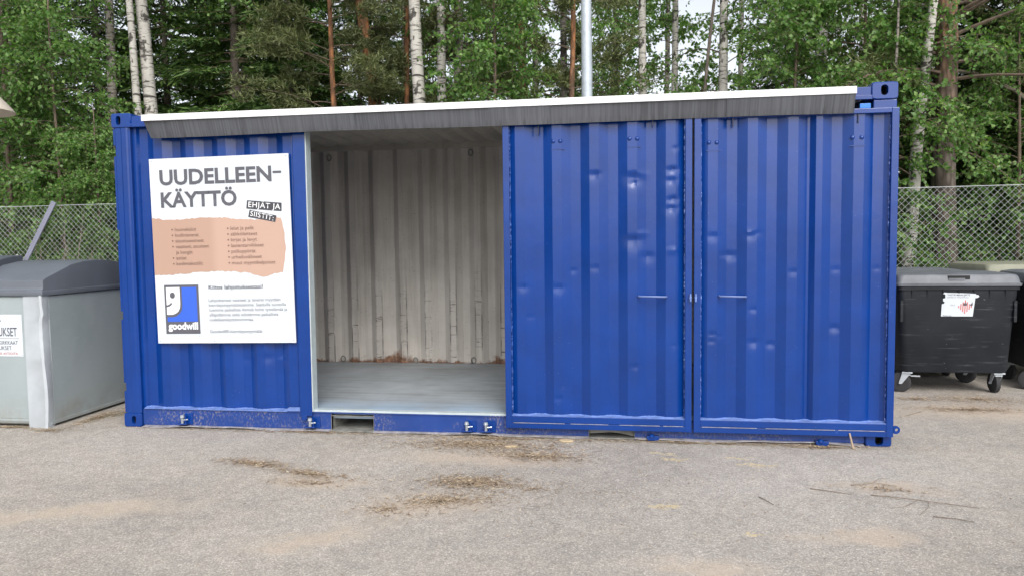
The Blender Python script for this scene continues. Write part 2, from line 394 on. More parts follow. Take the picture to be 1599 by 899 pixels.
# ================================================================== THE SETTING
def sheet(name, x0, x1, y0, y1, z, mat, nx=1, ny=1, hf=None):
    mb = MB(); vs = []; fs = []
    for j in range(ny+1):
        for i in range(nx+1):
            x = x0+(x1-x0)*i/nx; y = y0+(y1-y0)*j/ny
            vs.append((x, y, z+(hf(x, y) if hf else 0)))
    for j in range(ny):
        for i in range(nx):
            a = j*(nx+1)+i; fs.append((a, a+1, a+nx+2, a+nx+1))
    mb.add(vs, fs); return tag(mb.make(name, mat, fixn=False, smooth=60 if hf else None), kind="structure")
sheet("ground", -400, 400, -300, 500, -.06, M_soil)
sheet("asphalt_yard", -40, 48, -50, 4.0, 0, M_asphalt)
def soil_h(x, y):
    e = min(1, max(0, (y-3.95)/2.0))
    b = .10*math.sin(x*.9+1)*math.sin(y*.7)+.06*math.sin(x*2.1+y*1.3)
    bank = 1.1*min(1, max(0, (x-8.2)/2.5))*min(1, max(0, (y-4.4)/2.6))
    return e*(.06+b+bank)
sheet("forest_floor", -30, 40, 3.85, 30, -.012, M_soil, 120, 50, soil_h)

# ================================================================== THE CONTAINER
box = thing("shipping_container", "blue steel shipping container with an open bay, used as a donation shed", "container")
PITCH_C = .2782
def profile(s0, yo, yi, pitch=PITCH_C):
    def f(x):
        t = (x-s0) % pitch
        if t < .068: return yi+(yo-yi)*t/.068
        if t < .138: return yo
        if t < .206: return yo+(yi-yo)*(t-.138)/.068
        return yi
    def br(x0, x1):
        out = []; k0 = int((x0-s0)/pitch)-1
        for q in range(k0, k0+int((x1-x0)/pitch)+4):
            for t in (0, .068, .138, .206):
                v = s0+q*pitch+t
                if x0+.004 < v < x1-.004: out.append(v)
        return out
    return f, br
def panel_grid(mb, x0, x1, z0, z1, fy, breaks, dents=(), nz=1, sub=1, amp=1.0):
    xs = sorted([x0]+breaks+[x1]); cols = []
    for a, b in zip(xs, xs[1:]):
        n = max(1, int(round((b-a)/.016))) if sub > 1 else 1
        cols += [a+(b-a)*i/n for i in range(n)]
    cols.append(xs[-1]); nzr = nz
    vs = []; nc = len(cols)
    for j in range(nzr+1):
        z = z0+(z1-z0)*j/nzr
        for x in cols:
            y = fy(min(max(x, x0+1e-4), x1-1e-4))
            for (dx, dz, r, a) in dents:
                u = (x-dx)/r*1.2; w = (z-dz)/r*1.2
                if abs(u) < 2.6 and abs(w) < 3.2:
                    w = w/.42 if w > 0 else w/1.2          # sharper upper lip, longer tail below
                    y += a*amp*math.exp(-(u*u*.9+w*w))
            vs.append((x, y, z))
    fs = []
    for j in range(nzr):
        for i in range(nc-1):
            a = j*nc+i; fs.append((a, a+1, a+nc+1, a+nc))
    mb.add(vs, fs)
def bead(mb, p, r):
    x, y, z = p
    mb.add([(x-r,y,z),(x+r,y,z),(x,y-r,z),(x,y+r,z),(x,y,z-r),(x,y,z+r)],
           [(0,2,5),(2,1,5),(1,3,5),(3,0,5),(2,0,4),(1,2,4),(3,1,4),(0,3,4)])
def ledge(mb, x0, x1, fy, yfront, zf, n=120):
    """painted-over weld between a corrugated sheet and the bar below it"""
    rings = []
    for i in range(n+1):
        x = x0+(x1-x0)*i/n; y = fy(min(max(x, x0+1e-4), x1-1e-4)); t = random.uniform(-.0015, .0015)
        rings.append([(x, y+.004, zf-.006), (x, y-.002, zf+.011+t), (x, y-.008, zf+.005+t), (x, yfront+.002, zf+.0012), (x, yfront+.002, zf-.006)])
    mb.loops(rings)
def dome(mb, x, y, z, r, h):
    rings = []
    for q in range(4):
        t = q/3*math.pi/2*.96
        rings.append([(x+r*math.cos(t)*math.cos(a), y-h*math.sin(t), z+r*math.cos(t)*math.sin(a)) for a in [2*math.pi*i/10 for i in range(10)]])
    mb.loops(rings)

# ---- corner castings: hollow blocks with an oval hole in the front face
def casting(x0, x1, z0, z1, y0, y1, hx, hz, hw, hh):
    mb = MB(); n = 32; r = .016
    def rect(t):
        a = 2*math.pi*t; cx, cz = math.cos(a), math.sin(a)
        hxw, hzh = (x1-x0)/2, (z1-z0)/2; s = 1/max(abs(cx)/hxw, abs(cz)/hzh)
        px, pz = cx*s, cz*s
        ex, ez = hxw-r, hzh-r
        if abs(px) > ex and abs(pz) > ez:
            d = Vector((abs(px)-ex, abs(pz)-ez)); d = d.normalized()*r if d.length > r else d
            px = math.copysign(ex+d.x, px); pz = math.copysign(ez+d.y, pz)
        return (x0+x1)/2+px, (z0+z1)/2+pz
    def oval(t, s=1):
        a = 2*math.pi*t; c_, s_ = math.cos(a), math.sin(a)
        e = max(0, hh-hw)/2*(1 if s_ >= 0 else -1)
        return hx+hw/2*c_*s, hz+e*min(1, abs(s_)*3)+hw/2*s_*s
    R = [rect(i/n) for i in range(n)]; O = [oval(i/n) for i in range(n)]; O2 = [oval(i/n, .92) for i in range(n)]
    mb.loops([[(a, y1, b) for a, b in R], [(a, y0+.008, b) for a, b in R], [(a+(.006 if a < (x0+x1)/2 else -.006), y0, b+(.006 if b < (z0+z1)/2 else -.006)) for a, b in R],
              [(a, y0, b) for a, b in O], [(a, y0+.03, b) for a, b in O2]], cap1=False)
    mb.cur = 1
    mb.loops([[(a, y0+.03, b) for a, b in O2], [(hx+(a-hx)*1.3, y0+.12, hz+(b-hz)*1.2) for a, b in O2]], cap0=False)
    return mb.make("corner_casting", [M_blue, M_dark], box, smooth=35)
LEN, DEP, HT = 6.058, 2.438, 2.591
casting(0, .178, 2.473, HT, -.008, .154, .068, 2.533, .042, .074)
casting(LEN-.178, LEN, 2.473, HT+.004, -.008, .154, 5.966, 2.538, .05, .074)
casting(0, .162, 0, .118, -.008, .154, .092, .062, .036, .066)
casting(LEN-.178, LEN, 0, .118, -.008, .154, 5.972, .052, .056, .082)
for x0 in (0, LEN-.178):
    for z0, z1 in ((0, .118), (2.473, HT)):
        m = MB(); m.box(x0, x0+.178, DEP-.162, DEP, z0, z1); m.make("corner_casting", M_blue, box, bevel=.012)
# ---- corner posts
m = MB()
m.prism([(.020, .010), (.030, 0), (.078, 0), (.088, -.004), (.128, -.004), (.140, 0), (.160, 0), (.163, .004), (.163, .055), (.150, .06), (.150, .15), (.02, .15)], 'z', .118, 2.473)
for a, b in ((.12, .30), (.37, .90), (.97, 1.55), (1.64, 2.245), (2.335, 2.473)): m.box(.0, .0235, .014, .15, a, b)
m.make("corner_post", M_blue, box, bevel=.003)
m = MB(); m.box(LEN-.16, LEN-.004, .004, .15, .118, 2.473); m.make("corner_post", M_blue, box, bevel=.006)
for x0 in (.004, LEN-.16):
    m = MB(); m.box(x0, x0+.156, DEP-.15, DEP-.004, .118, 2.473); m.make("corner_post", M_blue, box, bevel=.006)
# ---- rails
m = MB(); m.box(.178, LEN-.178, .004, .06, 2.485, 2.565); m.box(.150, LEN-.178, -.026, .002, 2.474, 2.502)
dome(m, .192, -.026, 2.487, .008, .006)
m.make("top_rail", M_blue, box, bevel=.004)
m = MB(); m.box(5.80, 5.873, -.02, .0, 2.412, 2.447); m.make("plastic_wedge", M_bright, box, bevel=.004)
m = MB(); m.box(.178, LEN-.178, DEP-.024, DEP-.001, 2.485, 2.58); m.box(.178, LEN-.178, DEP-.024, DEP-.001, .01, .16); m.make("back_rail", M_blue, box, bevel=.004)
m = MB()
for a, b in ((.166, 1.820), (2.172, 3.886), (4.228, 5.878)):
    m.box(a, b, .012, .05, .018, .150)
for a, b in ((.178, 3.24),): m.box(a, b, .004, .062, .1502, .162)
m.make("bottom_rail", M_blue_rail, box, bevel=.003)
random.seed(5)
m = MB()                                                   # bent lower lip of the rail
for a, b in ((.18, 1.818), (2.174, 3.884), (4.23, 5.87)):
    n = int((b-a)/.05); r1 = []; off = random.random()*6
    for i in range(n+1):
        x = a+(b-a)*i/n; dz = .006*math.sin(x*5.3+off)+.004*math.sin(x*12.1+off*2); dy = .008*math.sin(x*4+off)
        r1.append([(x, -.022+dy, .012+dz), (x, -.022+dy, .017+dz), (x, .03, .021+dz*.3), (x, .03, .016+dz*.3)])
    m.loops(r1)
m.make("rail_lip", M_lip, box)
for a, b in ((1.820, 2.172), (3.886, 4.228)):              # fork pockets: four walls and a floor plate
    m = MB(); m.box(a-.004, a, .012, .9, .014, .15); m.box(b, b+.004, .012, .9, .014, .15); m.box(a, b, .02, .9, .126, .132)
    m.box(a, b, -.006, .9, .006, .014); m.box(a, b, .9, .91, .014, .126)
    m.make("fork_pocket", M_pocket, box)
m = MB(); m.prism([(3.887, .034), (4.03, .046), (4.10, .044), (4.227, .020), (4.227, .126), (3.887, .126)], 'y', .040, .046); m.make("pocket_cover", M_pocket, box)
# ---- floor, walls, roof
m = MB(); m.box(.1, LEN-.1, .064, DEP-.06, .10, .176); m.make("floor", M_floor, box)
m = MB(); m.box(1.672, 3.245, .002, .07, .162, .1785); m.make("threshold", M_edge, box, bevel=.003)
f1, b1 = profile(1.062, 2.358, 2.412, .2825)
m = MB(); random.seed(11)
dd = [(random.uniform(.3, 3.2), random.uniform(.3, 2.3), random.uniform(.03, .07), random.uniform(.003, .010)) for _ in range(26)]
panel_grid(m, .1, LEN-.1, .17, 2.53, f1, b1(.1, LEN-.1), dd, nz=90, sub=2)
m.make("back_wall", M_inside, box, smooth=22, fixn=False)
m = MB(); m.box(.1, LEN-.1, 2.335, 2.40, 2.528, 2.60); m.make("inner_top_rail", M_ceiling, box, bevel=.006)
m = MB()
panel_grid(m, .06, LEN-.06, .15, 2.5, lambda x: profile(1.062, 2.416, 2.436, .2825)[0](x), profile(1.062, 2.416, 2.436, .2825)[1](.06, LEN-.06))
m.make("outer_back_wall", M_blue, box, fixn=False)
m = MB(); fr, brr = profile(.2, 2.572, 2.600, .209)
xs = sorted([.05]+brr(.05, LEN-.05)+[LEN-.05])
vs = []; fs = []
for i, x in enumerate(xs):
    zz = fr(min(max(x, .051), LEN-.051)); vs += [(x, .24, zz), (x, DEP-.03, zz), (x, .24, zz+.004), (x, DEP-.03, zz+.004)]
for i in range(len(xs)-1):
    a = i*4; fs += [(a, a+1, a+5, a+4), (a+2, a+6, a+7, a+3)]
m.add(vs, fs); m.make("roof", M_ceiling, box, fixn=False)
for x0, x1 in ((.06, .10), (LEN-.10, LEN-.06)):
    m = MB(); ys = [.15+.139*q for q in range(16)]+[DEP-.15]
    for q, (a, b) in enumerate(zip(ys, ys[1:])):
        d = .016 if q % 2 else 0; m.box(x0-d*.5+.008, x1+d*.5-.008, a, b, .12, 2.56)
    m.make("end_wall", M_blue, box)
for x, z in ((.915, 2.46), (2.52, 2.47), (1.02, .215), (1.86, .205), (2.52, .215)):
    m = MB(); R = .032
    m.tube([(x+R*math.cos(t)*.8, 2.35, z+R*math.sin(t)) for t in [2*math.pi*i/16 for i in range(17)]], .0065, 6)
    m.make("lashing_ring", M_pocket, box, smooth=60)
# ---- the fixed corrugated wall left of the opening, jamb
fl, bl = profile(.572, .014, .05)
m = MB()
def fleft(x): return fl(x) if x > .36 else (.03 if x < .212 else .05-.036*max(0, min(1, (x-.285)/.07)))
dl = [(.62, .55, .03, .004), (.40, .33, .014, .004), (.41, .29, .014, .004), (1.28, .60, .05, .006), (1.40, .57, .05, -.006), (1.1, .58, .04, .005)]
panel_grid(m, .164, 1.566, .158, 2.49, fleft, [.212, .285, .355]+[v for v in bl(.37, 1.566)], dl, nz=150, sub=2)
for q in range(60):
    bead(m, (.214+random.uniform(-.001, .001), .026, .2+q*.037+random.uniform(-.012, .012)), .004)
m.make("front_wall", M_blue, box, smooth=22, fixn=False)
m = MB(); m.box(1.566, 1.668, -.012, .085, .128, 2.48); m.prism([(1.575, .132), (1.575, .105), (1.585, .088), (1.61, .088), (1.622, .105), (1.622, .132)], 'y', -.012, .0)
m.make("jamb_post", M_blue, box, bevel=.004)
m = MB(); m.box(1.6685, 1.677, -.008, .085, .164, 2.47); m.make("jamb_edge", M_edge, box, bevel=.002)
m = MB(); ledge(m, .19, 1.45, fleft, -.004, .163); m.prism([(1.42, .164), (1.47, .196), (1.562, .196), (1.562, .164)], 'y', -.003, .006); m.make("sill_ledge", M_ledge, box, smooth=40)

# ---- threaded pins on the lower rail
for x, z, full in ((.545, .075, 1), (1.655, .075, 1), (2.940, .075, 1), (3.092, .075, 1), (4.366, .045, 0), (5.575, .040, 0)):
    m = MB()
    if full:
        m.box(x-.045, x+.045, -.045, .012, z-.034, z-.026); m.box(x+.02, x+.03, -.03, .012, z-.03, z+.03)
        m.box(x+.0, x+.072, .004, .0118, z-.045, z+.05)
    else:
        m.prism([(x-.046, z-.02), (x-.034, z-.034), (x+.034, z-.034), (x+.046, z-.02), (x+.046, z-.002), (x-.046, z-.002)], 'y', -.04, .012)
    pb = m.make("pin_bracket", M_blue, box, bevel=.003)
    m = MB()
    if full:
        m.tube([(x, -.03, z-.03), (x, -.03, z+.018)], .011, 8); m.tube([(x, -.03, z+.018), (x, -.03, z+.022), (x, -.03, z+.042)], [.014, .019, .015], 8)
        m.tube([(x, -.03, z+.0), (x+.045, -.022, z+.004)], .006, 6)
        m.make("bolt", M_zinc, pb, smooth=40)
    else:
        m.tube([(x-.01, -.03, z-.006), (x-.01, -.03, z+.012)], [.026, .010], 8)
        m.make("bolt", M_blue, pb, smooth=40)

# ---- two corrugated doors standing proud of the rail
DENTS = [(3.942,2.001,.039,.012),(4.234,1.975,.063,.019),(4.512,2.02,.039,.014),(4.502,1.946,.037,.013),(4.512,1.805,.034,.013),(4.503,1.74,.037,.013),(4.223,1.513,.058,.015),(4.289,1.56,.029,-.006),(4.331,1.393,.039,.009),(4.508,1.434,.029,-.007),(4.534,2.177,.024,.006),(3.939,1.31,.024,.006),(3.399,1.168,.034,.008),(3.668,1.162,.037,.009),(3.775,1.288,.022,.005),(3.446,.943,.022,.005),(4.24,.573,.029,.006),(3.661,.32,.029,.006),(3.696,.404,.017,.004),(4.518,.735,.022,.004),(4.495,.49,.017,.003),(4.28,1.99,.045,-.008),(4.23,1.93,.03,.009),
 (4.797,1.534,.034,.007),(4.924,1.397,.037,.010),(4.87,1.398,.019,.007),(5.063,1.535,.029,.009),(5.085,1.003,.024,.007),(4.795,.82,.026,.008),(4.79,.77,.022,.008),(4.846,.804,.019,.006),(5.091,.764,.04,.010),(5.213,.746,.032,.008),(5.655,.87,.034,.009),(5.36,1.273,.029,.005),(5.658,1.285,.024,.004),(5.935,1.292,.019,.004),(4.875,.338,.019,.004),(5.207,.42,.015,.003),(5.05,1.56,.018,-.005),(5.11,1.55,.018,.006)]
YF = -.060
def door(x0, x1, zt, fy, br, rivets, slots, hx0, hx1, label, lug):
    fw = .048; m = MB()
    m.box(x0, x0+fw, YF, .0, .085, zt); m.box(x1-fw, x1, YF, .0, .085, zt)
    m.box(x0+fw, x1-fw, YF+.0015, -.001, .129, .1805); m.box(x0+fw, x1-fw, YF+.0015, -.001, zt-.034, zt)
    m.box(x0+.001, x1-.001, YF+.003, -.002, .0845, .1265)
    d = m.make("door", M_blue, box, bevel=.0035); d["label"] = label
    pm = MB(); a, b = x0+fw-.003, x1-fw+.003
    panel_grid(pm, a, b, .172, zt-.02, fy, br, [q for q in DENTS if a < q[0] < b], nz=165, sub=2, amp=.85)
    for xe in (x0+fw, x1-fw):
        sx = .004 if xe < (x0+x1)/2 else -.004; z = .19; wp = []; wr = []
        while z < zt-.04:
            wp.append((xe+sx+random.uniform(-.001, .001), -.034+random.uniform(-.005, .005), z)); wr.append(random.choice((.0012, .0015, .002, .004, .0055))); z += random.uniform(.008, .022)
        wb = MB(); wb.tube(wp, wr, 5); wb.make("weld_bead", M_bead, d)
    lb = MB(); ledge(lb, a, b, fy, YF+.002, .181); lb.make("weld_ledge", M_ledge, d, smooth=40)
    for x, z in rivets: dome(pm, x, fy(x)+.002, z, .017, .013)
    for x, z in rivets[::2]: pm.box(x-.02, x+.085, fy(x+.03)-.004, fy(x+.03)+.002, z-.062, z-.057)
    pm.make("door_panel", M_blue, d, smooth=22, fixn=False)
    for x, z in slots:
        s = MB(); s.box(x-.004, x+.004, -.050, -.030, z-.03, z+.07); s.make("hook", M_hook, d)
    h = MB(); h.tube([(hx0, -.028, 1.094), (hx0, -.066, 1.094), (hx0+.008, -.072, 1.094), (hx1-.008, -.072, 1.090), (hx1, -.066, 1.090), (hx1, -.028, 1.090)], .0075, 8)
    h.make("handle", plain("polished_handle_paint", (.12, .17, .38), .3), d, smooth=50)
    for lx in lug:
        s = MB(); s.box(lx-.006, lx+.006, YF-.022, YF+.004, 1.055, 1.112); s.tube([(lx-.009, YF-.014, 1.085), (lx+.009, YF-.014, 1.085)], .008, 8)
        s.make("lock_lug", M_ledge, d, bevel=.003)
    m = MB()                                              # worn line where the drip strip is welded on
    x = x0+.06
    while x < x1-.15:
        w = random.uniform(.2, .5); m.box(x, min(x+w, x1-.06), YF-.0012, YF+.004, .1262, .1292); x += w+random.uniform(.02, .09)
    m.make("weld_seam", M_lip, d)
    return d
fy1, bf1 = profile(3.556, -.038, -.003)
d1 = door(3.254, 4.645, 2.44, fy1, bf1(3.30, 4.60), [(3.635, 2.25), (3.687, 2.249), (4.197, 2.251), (4.252, 2.25)], [(3.525, 2.33), (4.364, 2.367)], 4.262, 4.462, None, (4.634,))
fa, ba = profile(4.968, -.038, -.003); fb, bb = profile(5.690, -.038, -.003)
def fy2(x): return fa(x) if x < 5.470 else (-.003-.035*(x-5.470)/.035 if x < 5.505 else fb(x))
d2 = door(4.6605, 6.050, 2.406, fy2, ba(4.705, 5.465)+[5.470, 5.505]+bb(5.510, 6.005), [(4.765, 2.206), (4.819, 2.204), (5.75, 2.211), (5.81, 2.209)], [(4.931, 2.342), (5.782, 2.339)], 4.843, 5.028, None, (4.672,))
m = MB(); cx, cz = 6.072, .135                            # eye plate at the right foot of the door
R1 = [(cx+.03*math.cos(t), cz+.03*math.sin(t)) for t in [2*math.pi*i/16 for i in range(16)]]; R2 = [(cx+.006+.011*math.cos(t), cz+.011*math.sin(t)) for t in [2*math.pi*i/16 for i in range(16)]]
m.loops([[(a, -.03, b) for a, b in R1], [(a, -.042, b) for a, b in R1], [(a, -.042, b) for a, b in R2], [(a, -.03, b) for a, b in R2]], cap0=False, cap1=False)
m.box(6.046, 6.058, -.042, -.03, .112, .158); m.make("eye_plate", M_blue, d2)

# ---- rain flap and its white fixing strip
m = MB(); m.prism([(-.132, 2.500), (-.132, 2.5485), (.26, 2.606), (.26, 2.602), (-.124, 2.544), (-.124, 2.500)], 'x', .358, 5.746)
for q in range(17): dome(m, .45+q*.325, -.132, 2.522+random.uniform(-.006, .006), .006, .003)
m.make("flap_strip", M_white, box)
def flap(x0, x1, dy, skew=0, curl=0):
    m = MB(); n = max(2, int((x1-x0)/.06)); rings = []
    for i in range(n+1):
        t = i/n; x = x0+(x1-x0)*t
        w = .007*math.sin(x*3.1)+.004*math.sin(x*9.3)
        ring = []
        for q in range(7):
            s = q/6; z = 2.512-.138*s-.004*math.sin(x*2.3)*s
            y = -.121+dy+.050*s+(w*s)*.6+curl*s*s*(1-t)
            ring.append((x+skew*s*(1-t)*1.0, y, z))
        ring += [(a, b+.005, c) for a, b, c in ring[::-1]]
        rings.append(ring)
    m.loops(rings); return m.make("rain_flap", M_flap, box, smooth=40)
flap(.362, .66, .004, .03, .0)
for q, (a, b) in enumerate(((.585, 1.44), (1.42, 2.12), (2.10, 3.18), (3.16, 3.62), (3.60, 4.9), (4.88, 5.742))): flap(a, b, -.006*(q % 2)-.002, .03 if q == 0 else 0)

# ================================================================== THE SIGN
def text(name, body, mat, parent, u, v, width=None, height=None, bold=0, rot=0, y=-.0075, spacing=1):
    """lettering as flat raised mesh; (u, v) = left end of the base line, metres from the sign's upper left corner"""
    cu = bpy.data.curves.new(name, 'FONT'); cu.body = body; cu.size = 1; cu.offset = bold; cu.extrude = 0; cu.space_character = spacing
    cu.resolution_u = 3
    tmp = bpy.data.objects.new("tmp", cu); C.objects.link(tmp)
    dg = bpy.context.evaluated_depsgraph_get(); me = bpy.data.meshes.new_from_object(tmp.evaluated_get(dg))
    bpy.data.objects.remove(tmp); bpy.data.curves.remove(cu)
    xs = [q.co.x for q in me.vertices]
    sx = width/(max(xs)-min(xs)) if width else None
    sy = height/.729 if height else sx
    sx = sx or sy
    x0 = min(xs); ca, sa = math.cos(rot), math.sin(rot)
    for q in me.vertices:
        a, b = (q.co.x-x0)*sx, q.co.y*sy
        q.co = (u+a*ca-b*sa, y, v+a*sa+b*ca)
    me.materials.clear(); me.materials.append(mat)
    o = bpy.data.objects.new(name, me); C.objects.link(o); o.parent = parent
    return o
sign = thing("donation_sign", "white sign board with grey heading, peach print and blue logo on the container wall", "sign", (.955, -.020, .717))
sign.rotation_euler = (0, math.radians(-.7), 0)
def U(u, v): return (u-.6, 1.5-v)
m = MB(); m.box(-.6, .6, -.004, .004, 0, 1.5); m.make("board", M_board, sign, bevel=.0012)
for u, v in ((.5, .016), (.5, 1.484), (.02, .02), (1.18, .02), (.02, 1.48), (1.18, 1.48)):
    m = MB(); dome(m, U(u, v)[0], -.004, U(u, v)[1], .006, .003); m.make("screw", M_zinc, sign, smooth=60)
def stext(name, body, mat, u, v, parent=sign, **kw): a, b = U(u, v); return text(name, body, mat, parent, a, b, **kw)
stext("heading", "UUDELLEEN", M_ink, .088, .2105, width=.965, height=.122, bold=.030)
stext("heading", "KÄYTTÖ", M_ink, .090, .391, width=.660, height=.122, bold=.030)
m = MB(); m.box(1.064-.6, 1.136-.6, -.0076, -.0074, 1.5-.152, 1.5-.134); m.make("heading_dash", M_ink, sign)
random.seed(3); up = []; lo = []
for i in range(61):
    u = .002+1.113*i/60; up.append((u, .478+.030*(u/1.11)+.010*math.sin(u*9)+random.uniform(-.006, .006)))
    lo.append((u, .930+.012*math.sin(u*7+1)+random.uniform(-.005, .005)+(.028*math.exp(-((u-.95)/.08)**2))))
right = [(1.120+.028*math.sin(math.pi*t)+random.uniform(-.004, .004)-.004*t, .515+(.93-.515)*t) for t in [i/14 for i in range(1, 14)]]
poly = [(U(*q)) for q in up+right+lo[::-1]]
m = MB(); m.prism(poly, 'y', -.0056, -.0044); m.make("torn_paper", M_paper, sign)
for i, s in enumerate(["huonekalut", "kodintavarat", "sisustusesineet", "vaatteet, asusteet", "ja kengät", "astiat", "kodintekstiilit"]):
    w = {0: .187, 1: .207, 2: .25, 3: .292, 4: .148, 5: .092, 6: .232}[i]; v = .588+.0462*i; u = .200
    stext("list_text", s, M_brownink, u, v, width=w, height=.030, bold=.004)
    if i != 4:
        m = MB(); a, b = U(.176, v-.013); m.prism([(a+.007*math.cos(t), b+.007*math.sin(t)) for t in [2*math.pi*j/10 for j in range(10)]], 'y', -.0076, -.0074); m.make("bullet", M_brownink, sign)
for i, s in enumerate(["lelut ja pelit", "sähkölaitteet", "kirjat ja levyt", "lastentarvikkeet", "polkupyörät", "urheiluvälineet", "muut myyntikelpoiset"]):
    w = {0: .200, 1: .228, 2: .223, 3: .280, 4: .207, 5: .258, 6: .372}[i]; v = .590+.0462*i
    stext("list_text", s, M_brownink, .684, v, width=w, height=.030, bold=.004)
    m = MB(); a, b = U(.661, v-.013); m.prism([(a+.007*math.cos(t), b+.007*math.sin(t)) for t in [2*math.pi*j/10 for j in range(10)]], 'y', -.0076, -.0074); m.make("bullet", M_brownink, sign)
for q, s, tu, tv, tw, th, an in (((.837,.358),(1.128,.387),(1.125,.453),(.828,.424)), "EHJÄT JA", .846, .412, .270, .045, -.098), (((.855,.435),(1.081,.487),(1.068,.538),(.841,.491)), "SIISTIT:", .857, .481, .200, .042, -.226):
    m = MB(); m.prism([U(*p) for p in q], 'y', -.0072, -.0060); st = m.make("label_strip", M_strip, sign)
    stext("lettering", s, M_lettwhite, tu, tv, parent=st, width=tw, height=th, bold=.002, rot=an, y=-.0085, spacing=1.08)
lx, ly = .078, 1.022                                       # the logo: dark frame, half face, blue field, white word
m = MB(); a, b = U(lx, ly+.40); m.box(a, a+.302, -.0062, -.0044, b, b+.40); logo = m.make("logo", M_ink, sign)
m = MB(); m.prism([U(lx+.154, ly+.02), U(lx+.154, ly+.17), U(lx+.148, ly+.205), U(lx+.128, ly+.235), U(lx+.10, ly+.254), U(lx+.07, ly+.262), U(lx+.018, ly+.263), U(lx+.018, ly+.300), U(lx+.284, ly+.300), U(lx+.284, ly+.02)], 'y', -.0072, -.0064); m.make("blue_field", M_logoblue, logo)
m = MB(); m.prism([U(lx+.016, ly+.020), U(lx+.016, ly+.242), U(lx+.062, ly+.242), U(lx+.09, ly+.234), U(lx+.115, ly+.217), U(lx+.131, ly+.190), U(lx+.136, ly+.16), U(lx+.136, ly+.020)], 'y', -.0072, -.0064); fc = m.make("white_half_face", M_lettwhite, logo)
m = MB(); a, b = U(lx+.071, ly+.085); m.prism([(a+.023*math.cos(t), b+.026*math.sin(t)) for t in [2*math.pi*j/20 for j in range(20)]], 'y', -.0082, -.0074); m.make("eye", M_ink, fc)
m = MB(); arc = [(.016+.062*math.sin(t), .118+.062*math.cos(t)) for t in [i*1.0/8 for i in range(9)]]
arc2 = [(.016+.046*math.sin(t), .118+.046*math.cos(t)) for t in [i*1.0/8 for i in range(9)]][::-1]
m.prism([U(lx+p, ly+q) for p, q in arc+arc2], 'y', -.0082, -.0074); m.make("mouth", M_ink, fc)
stext("lettering", "goodwill", M_lettwhite, lx+.022, ly+.362, parent=logo, width=.262, height=.058, bold=.035, y=-.0075)
stext("registered_mark", "®", M_inkl, .362, 1.446, width=.012)
stext("thanks_line", "Kiitos lahjoituksestasi!", M_ink, .470, 1.062, width=.470, height=.034, bold=.014)
for i, (s, w) in enumerate((("Lahjoittamasi vaatteet ja tavarat myydään", .618), ("kierrätysmyymälöissämme. Saaduilla tuotoilla", .664), ("tuemme paikallisia ihmisiä kohti työelämää ja", .672), ("ylläpidämme sekä edistämme paikallista", .595), ("uudelleenkäyttötoimintaa.", .384))):
    stext("paragraph", s, M_inkl, .466, 1.163+.0392*i, width=w, height=.027, bold=.002)
stext("footer_line", "Goodwill®-kierrätysmyymälät", M_inkl, .464, 1.417, width=.456, height=.028, bold=.004)

# ================================================================== GREY COLLECTION BIN AT THE LEFT
gb = thing("collection_bin", "big pale grey steel glass-collection bin with domed dark plastic lid, left of the container", "recycling bin", (-.62, -.10, 0))
m = MB(); m.box(-1.80, -.012, .006, 1.30, .05, 1.10); m.box(-1.80, -.170, -.004, .006, .07, 1.10)
m.tube([(-1.8, .035, .055), (-.17, .035, .055)], .04, 10); m.make("body", M_steelgrey, gb, bevel=.006)
m = MB(); m.box(-.010, .0, .06, 1.29, .035, 1.10); m.box(-.008, .012, .02, 1.30, .022, .05); m.make("side_plate", M_steelgrey, gb, bevel=.002)
m = MB()                                                   # folded corner post, dented along its lip
rings = []
for i in range(23):
    z = -.0+1.112*i/22; w = .012*math.exp(-((z-.95)/.05)**2)-.018*math.exp(-((z-.86)/.09)**2)+.010*math.sin(z*6)*(z < .8)
    rings.append([(-.178, -.012, z), (-.030+w*.5, -.016, z), (-.018+w, -.026, z), (.004+w, -.022+abs(w)*.6, z), (.006+w*.6, .022, z), (-.004, .070, z), (-.012, .070, z), (-.012, .004, z), (-.178, -.004, z)])
m.loops(rings); m.make("corner_post", M_post, gb, smooth=40)
arch = [(.02, 1.245), (.06, 1.262), (.177, 1.302), (.331, 1.356), (.489, 1.382), (.66, 1.389), (.83, 1.382), (.985, 1.357), (1.15, 1.303), (1.28, 1.25)]
m = MB(); m.prism([(-.018, 1.104), (-.018, 1.152), (.0, 1.166), (.0, 1.236)]+arch+[(1.33, 1.23), (1.33, 1.166), (1.345, 1.152), (1.345, 1.104)], 'x', -1.84, .004)
m.box(-1.85, .016, -.026, 1.35, 1.106, 1.150)
lid = m.make("domed_lid", M_lid, gb, bevel=.010)
for p in lid.data.polygons: p.use_smooth = True
lid.data.set_sharp_from_angle(angle=math.radians(28))
m = MB(); ap = [(y+dy, z+.052) for y, z, dy in ((.10, 1.285, 0), (.2, 1.318, 0), (.331, 1.361, 0), (.45, 1.380, 0), (.56, 1.386, 0))]
low = [(.56, 1.372), (.45, 1.37), (.331, 1.35), (.2, 1.30), (.10, 1.272)]
m.prism(ap+low, 'x', -1.55, -.66); m.make("hatch", M_liddark, gb, bevel=.012)
m = MB(); a = -.823+.62; m.box(a-.60, a, -.008, -.0045, .60, .952); pl = m.make("bin_label", M_board, gb, bevel=.001); pl["label"] = "white rectangular label plate with glass packaging text"
def btext(s, mat, right, z, w, h, bold=0): text("lettering", s, mat, pl, right+.62-w, z, width=w, height=h, bold=bold, y=-.0095)
btext("LASI-", M_ink, -1.02, .878, .20, .07, .02)
btext("PAKKAUKSET", M_ink, -.872, .772, .365, .075, .012); m = MB(); m.box(-.823+.62-.58, -.823+.62-.03, -.0096, -.0094, .750, .753); m.make("rule_line", M_ink, pl)
